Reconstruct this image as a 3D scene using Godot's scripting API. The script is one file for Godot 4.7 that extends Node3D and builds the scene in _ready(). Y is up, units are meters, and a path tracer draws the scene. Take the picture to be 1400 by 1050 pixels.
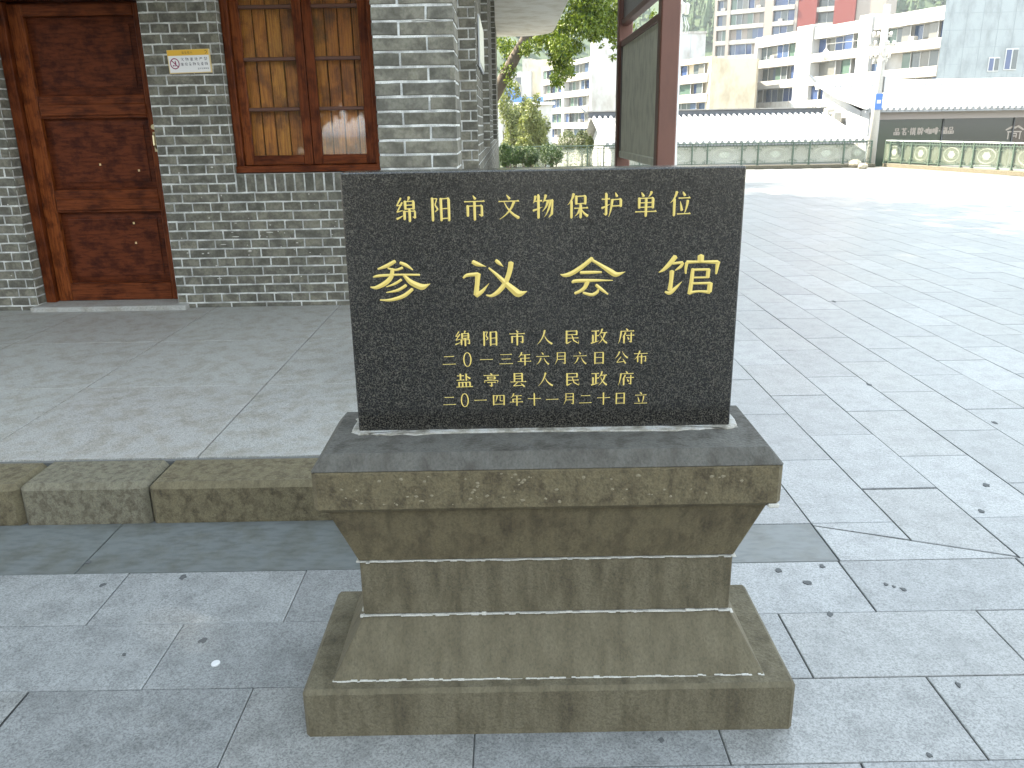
extends Node3D
# A stone monument with a black inscribed slab before a grey brick hall, a paved plaza and the town beyond.

const EYE := Vector3(0, 1.35, 0)
const FOCAL := 1122.6
var lens_basis := Basis.from_euler(Vector3(deg_to_rad(-17.4), 0, deg_to_rad(-0.98)))
var M := {}
var taken := {}
var rng := RandomNumberGenerator.new()


# ---------------------------------------------------------------- pixels to places
func ray(px: float, py: float) -> Vector3:
	return lens_basis * Vector3((px - 700.0) / FOCAL, -(py - 525.0) / FOCAL, -1.0)

func at(px: float, py: float, z: float) -> Vector3:
	var d := ray(px, py)
	return EYE + d * (z / d.z)

func on_ground(px: float, py: float, y := 0.0) -> Vector3:
	var d := ray(px, py)
	return EYE + d * ((y - EYE.y) / d.y)

func to_px(p: Vector3) -> Vector2:
	var c := lens_basis.inverse() * (p - EYE)
	return Vector2(700 + FOCAL * c.x / -c.z, 525 - FOCAL * c.y / -c.z)


# ---------------------------------------------------------------- mesh building
class MB:
	var v := PackedVector3Array()
	var n := PackedVector3Array()
	var c := PackedColorArray()
	var col := Color(1, 1, 1)
	var xf := Transform3D()

	func tri(a: Vector3, b: Vector3, d: Vector3, mid = null) -> void:
		a = xf * a
		b = xf * b
		d = xf * d
		var nn := (d - a).cross(b - a)
		if nn.length_squared() < 1e-18:
			return
		nn = nn.normalized()
		if mid != null and nn.dot((a + b + d) / 3.0 - xf * (mid as Vector3)) < 0:
			var t := b
			b = d
			d = t
			nn = -nn
		v.append(a); v.append(b); v.append(d)
		n.append(nn); n.append(nn); n.append(nn)
		c.append(col); c.append(col); c.append(col)

	func quad(a: Vector3, b: Vector3, d: Vector3, e: Vector3, mid = null) -> void:
		tri(a, b, d, mid)
		tri(a, d, e, mid)

	func box(lo: Vector3, hi: Vector3) -> void:
		var m := (lo + hi) / 2
		var p := []
		for i in 8:
			p.append(Vector3(hi.x if i & 1 else lo.x, hi.y if i & 2 else lo.y, hi.z if i & 4 else lo.z))
		for f in [[0, 1, 3, 2], [4, 5, 7, 6], [0, 1, 5, 4], [2, 3, 7, 6], [0, 2, 6, 4], [1, 3, 7, 5]]:
			quad(p[f[0]], p[f[1]], p[f[2]], p[f[3]], m)

	# a box with all edges chamfered
	func cbox(lo: Vector3, hi: Vector3, ch: float) -> void:
		hull(lo, hi, lo, hi, ch)

	# frustum-like block between a lower rectangle and an upper one, edges chamfered
	func hull(lo: Vector3, hi: Vector3, lo2: Vector3, hi2: Vector3, ch: float) -> void:
		var m := (lo + hi) / 2
		var P := {}
		for sy in [0, 1]:
			var y := hi.y if sy else lo.y
			var a := lo2 if sy else lo
			var b := hi2 if sy else hi
			for sx in [0, 1]:
				for sz in [0, 1]:
					var x := b.x if sx else a.x
					var z := b.z if sz else a.z
					var dx := -ch if sx else ch
					var dz := -ch if sz else ch
					var dy := -ch if sy else ch
					P[[sx, sy, sz, 0]] = Vector3(x, y + dy, z + dz)
					P[[sx, sy, sz, 1]] = Vector3(x + dx, y, z + dz)
					P[[sx, sy, sz, 2]] = Vector3(x + dx, y + dy, z)
		for s in [0, 1]:
			quad(P[[s, 0, 0, 0]], P[[s, 1, 0, 0]], P[[s, 1, 1, 0]], P[[s, 0, 1, 0]], m)
			quad(P[[0, s, 0, 1]], P[[1, s, 0, 1]], P[[1, s, 1, 1]], P[[0, s, 1, 1]], m)
			quad(P[[0, 0, s, 2]], P[[1, 0, s, 2]], P[[1, 1, s, 2]], P[[0, 1, s, 2]], m)
		for a in [0, 1]:
			for b in [0, 1]:
				quad(P[[a, b, 0, 0]], P[[a, b, 1, 0]], P[[a, b, 1, 1]], P[[a, b, 0, 1]], m)
				quad(P[[a, 0, b, 0]], P[[a, 1, b, 0]], P[[a, 1, b, 2]], P[[a, 0, b, 2]], m)
				quad(P[[0, a, b, 1]], P[[1, a, b, 1]], P[[1, a, b, 2]], P[[0, a, b, 2]], m)
				for d in [0, 1]:
					tri(P[[a, b, d, 0]], P[[a, b, d, 1]], P[[a, b, d, 2]], m)

	# upright prism over a convex polygon of x, z points
	func prism(poly: Array, y0: float, y1: float, ch := 0.0) -> void:
		var mid := Vector2.ZERO
		for p in poly:
			mid += p
		mid /= poly.size()
		var m := Vector3(mid.x, (y0 + y1) / 2, mid.y)
		var k := poly.size()
		var up := []
		for p in poly:
			var q: Vector2 = p
			up.append(q + (mid - q).normalized() * ch * 1.4)
		for i in k:
			var a: Vector2 = poly[i]
			var b: Vector2 = poly[(i + 1) % k]
			var a2: Vector2 = up[i]
			var b2: Vector2 = up[(i + 1) % k]
			quad(Vector3(a.x, y0, a.y), Vector3(b.x, y0, b.y), Vector3(b.x, y1 - ch, b.y), Vector3(a.x, y1 - ch, a.y), m)
			if ch > 0:
				quad(Vector3(a.x, y1 - ch, a.y), Vector3(b.x, y1 - ch, b.y), Vector3(b2.x, y1, b2.y), Vector3(a2.x, y1, a2.y), m)
			tri(Vector3(mid.x, y1, mid.y), Vector3(a2.x, y1, a2.y), Vector3(b2.x, y1, b2.y), m)
			tri(Vector3(mid.x, y0, mid.y), Vector3(a.x, y0, a.y), Vector3(b.x, y0, b.y), m)

	func tube(pts: Array, radii: Array, sides := 8, caps := true) -> void:
		var rings := []
		for i in pts.size():
			var p: Vector3 = pts[i]
			var d: Vector3 = (pts[min(i + 1, pts.size() - 1)] as Vector3) - (pts[max(i - 1, 0)] as Vector3)
			d = d.normalized()
			var u := d.cross(Vector3.UP if absf(d.y) < 0.9 else Vector3.RIGHT).normalized()
			var w := d.cross(u)
			var r := []
			for k in sides:
				var t := TAU * k / sides
				r.append(p + (u * cos(t) + w * sin(t)) * float(radii[i]))
			rings.append(r)
		for i in pts.size() - 1:
			var m: Vector3 = ((pts[i] as Vector3) + (pts[i + 1] as Vector3)) / 2
			for k in sides:
				var k2 := (k + 1) % sides
				quad(rings[i][k], rings[i][k2], rings[i + 1][k2], rings[i + 1][k], m)
		if caps:
			for e in [0, pts.size() - 1]:
				var o: Vector3 = pts[1] if e == 0 else pts[e - 1]
				for k in sides:
					tri(pts[e], rings[e][k], rings[e][(k + 1) % sides], o)

	func blob(o: Vector3, r: Vector3, rough := 0.0, seg := 10, rnd: RandomNumberGenerator = null) -> void:
		var g := []
		for i in seg + 1:
			var row := []
			for k in seg * 2:
				var th := PI * i / seg
				var ph := TAU * k / (seg * 2)
				var s := 1.0 + (rnd.randf_range(-rough, rough) if rnd and i > 0 and i < seg else 0.0)
				row.append(o + Vector3(sin(th) * cos(ph) * r.x, cos(th) * r.y, sin(th) * sin(ph) * r.z) * s)
			g.append(row)
		for i in seg:
			for k in seg * 2:
				var k2 := (k + 1) % (seg * 2)
				quad(g[i][k], g[i][k2], g[i + 1][k2], g[i + 1][k], o)

	func mesh(mat: Material, smooth := false) -> ArrayMesh:
		if smooth:
			var st := SurfaceTool.new()
			st.begin(Mesh.PRIMITIVE_TRIANGLES)
			st.set_smooth_group(0)
			for i in v.size():
				st.set_color(c[i])
				st.add_vertex(v[i])
			st.generate_normals()
			st.set_material(mat)
			return st.commit()
		var a := []
		a.resize(Mesh.ARRAY_MAX)
		a[Mesh.ARRAY_VERTEX] = v
		a[Mesh.ARRAY_NORMAL] = n
		a[Mesh.ARRAY_COLOR] = c
		var am := ArrayMesh.new()
		am.add_surface_from_arrays(Mesh.PRIMITIVE_TRIANGLES, a)
		am.surface_set_material(0, mat)
		return am


# ---------------------------------------------------------------- nodes
func numbered(called: String) -> String:
	taken[called] = int(taken.get(called, 0)) + 1
	return called if taken[called] == 1 else "%s_%03d" % [called, taken[called] - 1]

func thing(called: String, label: String, category: String, where := Vector3.ZERO, group := "") -> Node3D:
	var o := Node3D.new()
	o.name = numbered(called)
	add_child(o)
	o.position = where
	o.set_meta("label", label)
	o.set_meta("category", category)
	if group:
		o.set_meta("group", group)
	return o

func structure(called: String) -> Node3D:
	var o := Node3D.new()
	o.name = numbered(called)
	add_child(o)
	o.set_meta("kind", "structure")
	return o

func part(called: String, mesh: Mesh, parent: Node, where := Vector3.ZERO) -> MeshInstance3D:
	var o := MeshInstance3D.new()
	o.name = called
	o.mesh = mesh
	parent.add_child(o, true)
	o.position = where
	return o

func bpart(called: String, lo: Vector3, hi: Vector3, mat: Material, parent: Node, ch := 0.0) -> MeshInstance3D:
	var b := MB.new()
	var mid := (lo + hi) / 2
	if ch > 0:
		b.cbox(lo - mid, hi - mid, ch)
	else:
		b.box(lo - mid, hi - mid)
	return part(called, b.mesh(mat), parent, mid)


# ---------------------------------------------------------------- materials
func noise(kind: int, freq: float, seed_: int, octaves := 4, gain := 0.5) -> FastNoiseLite:
	var f := FastNoiseLite.new()
	f.noise_type = kind
	f.frequency = freq
	f.seed = seed_
	f.fractal_octaves = octaves
	f.fractal_gain = gain
	if octaves <= 1:
		f.fractal_type = FastNoiseLite.FRACTAL_NONE
	return f

func ntex(f: FastNoiseLite, ramp: Array, size := 512, normal := 0.0) -> NoiseTexture2D:
	var t := NoiseTexture2D.new()
	t.width = size
	t.height = size
	t.seamless = true
	t.noise = f
	if normal > 0:
		t.as_normal_map = true
		t.bump_strength = normal
	elif ramp.size():
		var g := Gradient.new()
		var offs := PackedFloat32Array()
		var cols := PackedColorArray()
		for r in ramp:
			offs.append(r[0])
			cols.append(r[1])
		g.offsets = offs
		g.colors = cols
		t.color_ramp = g
	return t

func G(v: float) -> Color:
	return Color(v, v, v)

# colours are real-world linear values
func mat(r: float, g: float, b: float, rough := 0.8, metal := 0.0) -> StandardMaterial3D:
	var m := StandardMaterial3D.new()
	m.albedo_color = Color(r, g, b).linear_to_srgb()
	m.roughness = rough
	m.metallic = metal
	m.cull_mode = BaseMaterial3D.CULL_DISABLED
	return m

func skin(m: StandardMaterial3D, fine: Texture2D, fs: Vector3, coarse: Texture2D = null, cs := Vector3.ONE, bump: Texture2D = null, depth := 0.3) -> StandardMaterial3D:
	m.uv1_triplanar = true
	m.uv1_world_triplanar = true
	m.uv1_scale = fs
	m.albedo_texture = fine
	if coarse:
		m.detail_enabled = true
		m.detail_albedo = coarse
		m.detail_blend_mode = BaseMaterial3D.BLEND_MODE_MUL
		m.detail_uv_layer = BaseMaterial3D.DETAIL_UV_2
		m.uv2_triplanar = true
		m.uv2_world_triplanar = true
		m.uv2_scale = cs
	if bump:
		m.normal_enabled = true
		m.normal_texture = bump
		m.normal_scale = depth
	return m

func make_materials() -> void:
	var S := FastNoiseLite.TYPE_SIMPLEX_SMOOTH
	var C := FastNoiseLite.TYPE_CELLULAR
	var P := FastNoiseLite.TYPE_PERLIN
	var V := FastNoiseLite.TYPE_VALUE
	var fleck := ntex(noise(V, 0.22, 3, 3, 0.7), [[0.0, G(0.52)], [0.3, G(0.74)], [0.5, G(0.88)], [0.7, G(0.97)], [1.0, G(1.0)]], 1024)
	var blotch := ntex(noise(S, 0.006, 8, 6, 0.62), [[0.0, G(0.84)], [0.4, G(0.94)], [0.6, G(0.985)], [1.0, G(1.0)]], 1024)
	var warm := ntex(noise(S, 0.007, 21, 6, 0.65), [[0.0, Color(0.86, 0.84, 0.80)], [0.35, Color(0.95, 0.94, 0.92)], [0.6, G(1.0)], [1.0, G(1.0)]], 1024)
	var bump_fine := ntex(noise(S, 0.09, 5, 4, 0.6), [], 512, 4.0)
	var bump_mid := ntex(noise(S, 0.03, 6, 5, 0.6), [], 512, 6.0)
	M.tiles = []
	for c in [[0.275, 0.281, 0.277], [0.298, 0.304, 0.300], [0.258, 0.263, 0.259], [0.285, 0.286, 0.276], [0.318, 0.324, 0.319]]:
		M.tiles.append(skin(mat(c[0], c[1], c[2], 0.33), fleck, Vector3.ONE * 1.3, blotch, Vector3.ONE * 1.1, bump_fine, 0.12))
	M.smooth_stone = skin(mat(0.118, 0.128, 0.125, 0.45), ntex(noise(S, 0.02, 31, 5), [[0.0, G(0.86)], [0.6, G(1.0)], [1.0, G(1.0)]], 512), Vector3(1.1, 1.1, 3.0), warm, Vector3.ONE * 0.7)
	M.grout = mat(0.105, 0.105, 0.10, 0.95)
	M.porch = []
	for c in [[0.40, 0.395, 0.37], [0.42, 0.415, 0.39], [0.41, 0.40, 0.375]]:
		M.porch.append(skin(mat(c[0], c[1], c[2], 0.5), fleck, Vector3.ONE * 1.5, warm, Vector3.ONE * 0.9, bump_fine, 0.1))
	var stain := ntex(noise(S, 0.006, 44, 6, 0.66), [[0.0, Color(0.50, 0.48, 0.43)], [0.35, Color(0.78, 0.76, 0.71)], [0.55, Color(0.95, 0.94, 0.91)], [0.75, G(1.0)], [1.0, Color(1, 0.98, 0.94)]], 1024)
	var grain := ntex(noise(V, 0.18, 45, 4, 0.75), [[0.0, G(0.66)], [0.4, G(0.88)], [0.6, G(0.98)], [1.0, G(1.0)]], 1024)
	var chisel := ntex(noise(S, 0.03, 46, 3, 0.5), [], 512, 9.0)
	var soft := ntex(noise(S, 0.007, 57, 7, 0.68), [[0.0, Color(0.60, 0.58, 0.53)], [0.36, Color(0.84, 0.82, 0.78)], [0.58, Color(0.97, 0.97, 0.94)], [1.0, Color(1, 0.98, 0.93)]], 1024)
	M.kerb = skin(mat(0.145, 0.122, 0.075, 0.9), grain, Vector3(1.6, 1.6, 1.6), soft, Vector3(2.5, 1.8, 2.5), bump_mid, 0.5)
	M.kerb2 = skin(mat(0.165, 0.150, 0.112, 0.9), grain, Vector3(1.6, 1.6, 1.6), soft, Vector3(3.2, 2.4, 3.2), bump_mid, 0.5)
	# pedestal sandstone, weathered olive brown with downward streaks of dirt
	var streak := ntex(noise(S, 0.005, 52, 7, 0.62), [[0.0, Color(0.70, 0.68, 0.64)], [0.35, Color(0.87, 0.86, 0.83)], [0.6, Color(0.97, 0.97, 0.96)], [1.0, G(1.0)]], 1024)
	M.sandstone = skin(mat(0.128, 0.109, 0.069, 0.9), grain, Vector3.ONE * 1.6, streak, Vector3(2.6, 0.7, 2.6), bump_fine, 0.4)
	M.sandstone2 = skin(mat(0.128, 0.105, 0.062, 0.9), grain, Vector3.ONE * 1.6, soft, Vector3(2.2, 1.4, 2.2), bump_fine, 0.5)
	M.sandstone_grey = skin(mat(0.098, 0.094, 0.087, 0.9), grain, Vector3.ONE * 1.6, soft, Vector3(1.6, 1.2, 1.6), bump_fine, 0.4)
	M.lichen = skin(mat(0.21, 0.18, 0.12, 0.95), grain, Vector3.ONE * 3.0)
	M.lime = skin(mat(0.50, 0.48, 0.43, 0.9), grain, Vector3.ONE * 3.0)
	M.pad = skin(mat(0.42, 0.41, 0.39, 0.9), grain, Vector3.ONE * 3.0, stain, Vector3.ONE * 2.0)
	var speck := ntex(noise(V, 0.24, 61, 3, 0.8), [[0.0, Color(0.16, 0.16, 0.16)], [0.42, Color(0.30, 0.30, 0.30)], [0.56, Color(0.50, 0.49, 0.47)], [0.68, Color(0.82, 0.80, 0.76)], [1.0, Color(1, 0.95, 0.86)]], 1024)
	M.black_granite = skin(mat(0.122, 0.118, 0.108, 0.2), speck, Vector3.ONE * 2.0)
	M.gold = mat(0.60, 0.455, 0.12, 0.45)
		# bricks
	var bm := ntex(noise(S, 0.012, 71, 6, 0.68), [[0.0, Color(0.82, 0.81, 0.78)], [0.4, Color(0.93, 0.93, 0.91)], [0.65, G(1.0)], [1.0, Color(1, 1, 0.97)]], 1024)
	var smear := ntex(noise(S, 0.013, 72, 6, 0.6), [[0.0, G(0.70)], [0.40, G(0.82)], [0.56, G(0.92)], [0.66, G(1.0)], [1.0, G(1.0)]], 1024)
	M.bricks = []
	for c in [[0.166, 0.156, 0.124], [0.142, 0.136, 0.110], [0.178, 0.167, 0.134], [0.154, 0.147, 0.121], [0.192, 0.180, 0.143]]:
		M.bricks.append(skin(mat(c[0], c[1], c[2], 0.9), bm, Vector3.ONE * 2.7, smear, Vector3.ONE * 0.6, bump_fine, 0.35))
	M.mortar = skin(mat(0.66, 0.66, 0.63, 0.95), grain, Vector3.ONE * 2.5, smear, Vector3.ONE * 0.5, bump_fine, 0.6)
	# old red-brown varnish
	var gv := ntex(noise(S, 0.012, 81, 6, 0.7), [[0.0, Color(0.55, 0.48, 0.45)], [0.36, Color(0.80, 0.76, 0.74)], [0.6, Color(0.96, 0.95, 0.94)], [1.0, G(1.0)]], 1024)
	var wear := ntex(noise(S, 0.005, 82, 6, 0.62), [[0.0, Color(0.50, 0.44, 0.42)], [0.36, Color(0.82, 0.78, 0.76)], [0.58, G(1.0)], [1.0, G(1.0)]], 1024)
	M.wood_v = skin(mat(0.150, 0.038, 0.010, 0.5), gv, Vector3(5.0, 0.3, 5.0), wear, Vector3(1.3, 0.8, 1.3))
	M.wood_h = skin(mat(0.145, 0.037, 0.010, 0.5), gv, Vector3(0.3, 5.0, 5.0), wear, Vector3(0.8, 1.6, 1.6))
	M.wood_panel = skin(mat(0.110, 0.026, 0.0075, 0.52), gv, Vector3(0.5, 3.0, 3.0), wear, Vector3(1.2, 1.2, 1.2))
	M.wood_orange = skin(mat(0.205, 0.055, 0.012, 0.5), gv, Vector3(5.0, 0.3, 5.0), wear, Vector3(1.6, 1.2, 1.6))
	for w in [M.wood_v, M.wood_h, M.wood_panel, M.wood_orange]:
		w.metallic_specular = 0.25
	M.planks = []
	for c in [[0.56, 0.215, 0.026], [0.50, 0.18, 0.022], [0.58, 0.25, 0.034]]:
		M.planks.append(skin(mat(c[0], c[1], c[2], 0.55), gv, Vector3(5.0, 0.25, 5.0), wear, Vector3(0.9, 0.6, 0.9)))
	M.muntin = mat(0.085, 0.032, 0.018, 0.5)
	var gl := mat(0.06, 0.07, 0.06, 0.03)
	gl.transparency = BaseMaterial3D.TRANSPARENCY_ALPHA
	gl.albedo_color.a = 0.05
	M.glass = gl
	M.brass = mat(0.52, 0.45, 0.28, 0.35, 0.9)
	M.dark = mat(0.03, 0.03, 0.03, 0.8)
	M.soffit = skin(mat(0.70, 0.68, 0.62, 0.9), warm, Vector3.ONE * 0.25)
	M.concrete = skin(mat(0.40, 0.39, 0.36, 0.9), blotch, Vector3.ONE * 0.6)
	M.tile_grey = skin(mat(0.30, 0.31, 0.32, 0.75), blotch, Vector3.ONE * 0.5)
	# board and fence
	M.post_red = skin(mat(0.140, 0.056, 0.036, 0.5), blotch, Vector3(0.6, 0.2, 0.6))
	M.board_panel = skin(mat(0.66, 0.65, 0.53, 0.6), blotch, Vector3(0.9, 0.5, 0.9))
	M.board_panel2 = mat(0.13, 0.12, 0.115, 0.4)
	M.green_iron = mat(0.055, 0.085, 0.062, 0.5)
	M.sunlit_rail = mat(0.55, 0.60, 0.58, 0.4)  # sunlight on the right-hand top rail is put into this pale colour
	var pg := mat(0.27, 0.31, 0.23, 0.2)
	pg.transparency = BaseMaterial3D.TRANSPARENCY_ALPHA
	pg.albedo_color.a = 0.16
	M.green_glass = pg
	var eg := mat(0.52, 0.56, 0.48, 0.6)
	eg.transparency = BaseMaterial3D.TRANSPARENCY_ALPHA
	eg.albedo_color.a = 0.14
	M.etched = eg
	# town
	var dirt := ntex(noise(S, 0.010, 101, 6, 0.6), [[0.0, Color(0.84, 0.82, 0.79)], [0.4, Color(0.95, 0.94, 0.93)], [0.6, G(1.0)], [1.0, G(1.0)]], 512)
	M.white_wall = skin(mat(0.40, 0.405, 0.405, 0.9), dirt, Vector3(0.06, 0.03, 0.06))
	M.band = skin(mat(0.32, 0.31, 0.29, 0.9), dirt, Vector3(0.25, 0.1, 0.25))
	M.cream_wall = skin(mat(0.50, 0.445, 0.345, 0.9), dirt, Vector3(0.06, 0.03, 0.06))
	M.blue_tiles = skin(mat(0.265, 0.297, 0.315, 0.6), blotch, Vector3(0.12, 0.05, 0.12))
	M.tile_joint = mat(0.225, 0.252, 0.27, 0.8)
	M.red_wall = mat(0.16, 0.032, 0.028, 0.85)
	M.grey_brown = mat(0.26, 0.225, 0.20, 0.85)
	M.panes = [mat(0.05, 0.075, 0.13, 0.08), mat(0.07, 0.085, 0.09, 0.08), mat(0.06, 0.10, 0.08, 0.1), mat(0.12, 0.12, 0.11, 0.15), mat(0.035, 0.06, 0.14, 0.08)]
	M.frame_white = mat(0.45, 0.46, 0.47, 0.6)
	M.blue_paint = mat(0.06, 0.15, 0.42, 0.6)
	M.white_roof = mat(0.68, 0.68, 0.66, 0.8)
	M.shop_glass = mat(0.030, 0.032, 0.030, 0.06)
	M.fascia = mat(0.36, 0.33, 0.32, 0.8)
	M.letter = mat(0.36, 0.32, 0.29, 0.7)
	M.shop_panes = [mat(0.035, 0.05, 0.035, 0.1), mat(0.04, 0.045, 0.04, 0.1), mat(0.055, 0.042, 0.034, 0.12), mat(0.03, 0.032, 0.03, 0.1)]  # green and brown tints paint in what the shop glass reflects
	M.ridge = mat(0.10, 0.105, 0.115, 0.8)
	M.white_plastic = mat(0.55, 0.54, 0.50, 0.5)
	M.rock = skin(mat(0.5, 0.46, 0.38, 0.95), grain, Vector3.ONE, stain, Vector3.ONE)
	M.pole = skin(mat(0.46, 0.44, 0.40, 0.9), grain, Vector3.ONE)
	M.wire = mat(0.06, 0.06, 0.06, 0.7)
	# plants
	M.bark = skin(mat(0.105, 0.085, 0.065, 0.95), grain, Vector3(3, 0.7, 3), null, Vector3.ONE, chisel, 0.8)
	M.leaf = leafy(0.7)
	M.leaf_dark = leafy(0.25)
	M.soil = mat(0.12, 0.09, 0.06, 0.95)
	M.terrain = skin(mat(0.17, 0.17, 0.14, 0.95), dirt, Vector3.ONE * 0.02)
	M.hill = skin(mat(0.035, 0.06, 0.025, 0.95), blotch, Vector3.ONE * 0.01)
	M.spot = mat(0.07, 0.072, 0.072, 0.8)
	M.litter = mat(0.5, 0.5, 0.5, 0.6)
	M.sign_white = mat(0.66, 0.65, 0.64, 0.5)
	M.sign_yellow = mat(0.62, 0.36, 0.025, 0.5)
	M.sign_cream = mat(0.60, 0.46, 0.22, 0.5)
	M.ink = mat(0.035, 0.035, 0.05, 0.6)
	M.ink_red = mat(0.23, 0.03, 0.09, 0.6)
	M.ink_brown = mat(0.16, 0.09, 0.01, 0.6)

func leafy(through: float) -> StandardMaterial3D:
	var m := mat(1, 1, 1, 0.5)
	m.vertex_color_use_as_albedo = true
	m.backlight_enabled = true
	m.backlight = Color(through, through, through * 0.6)
	return m


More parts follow.
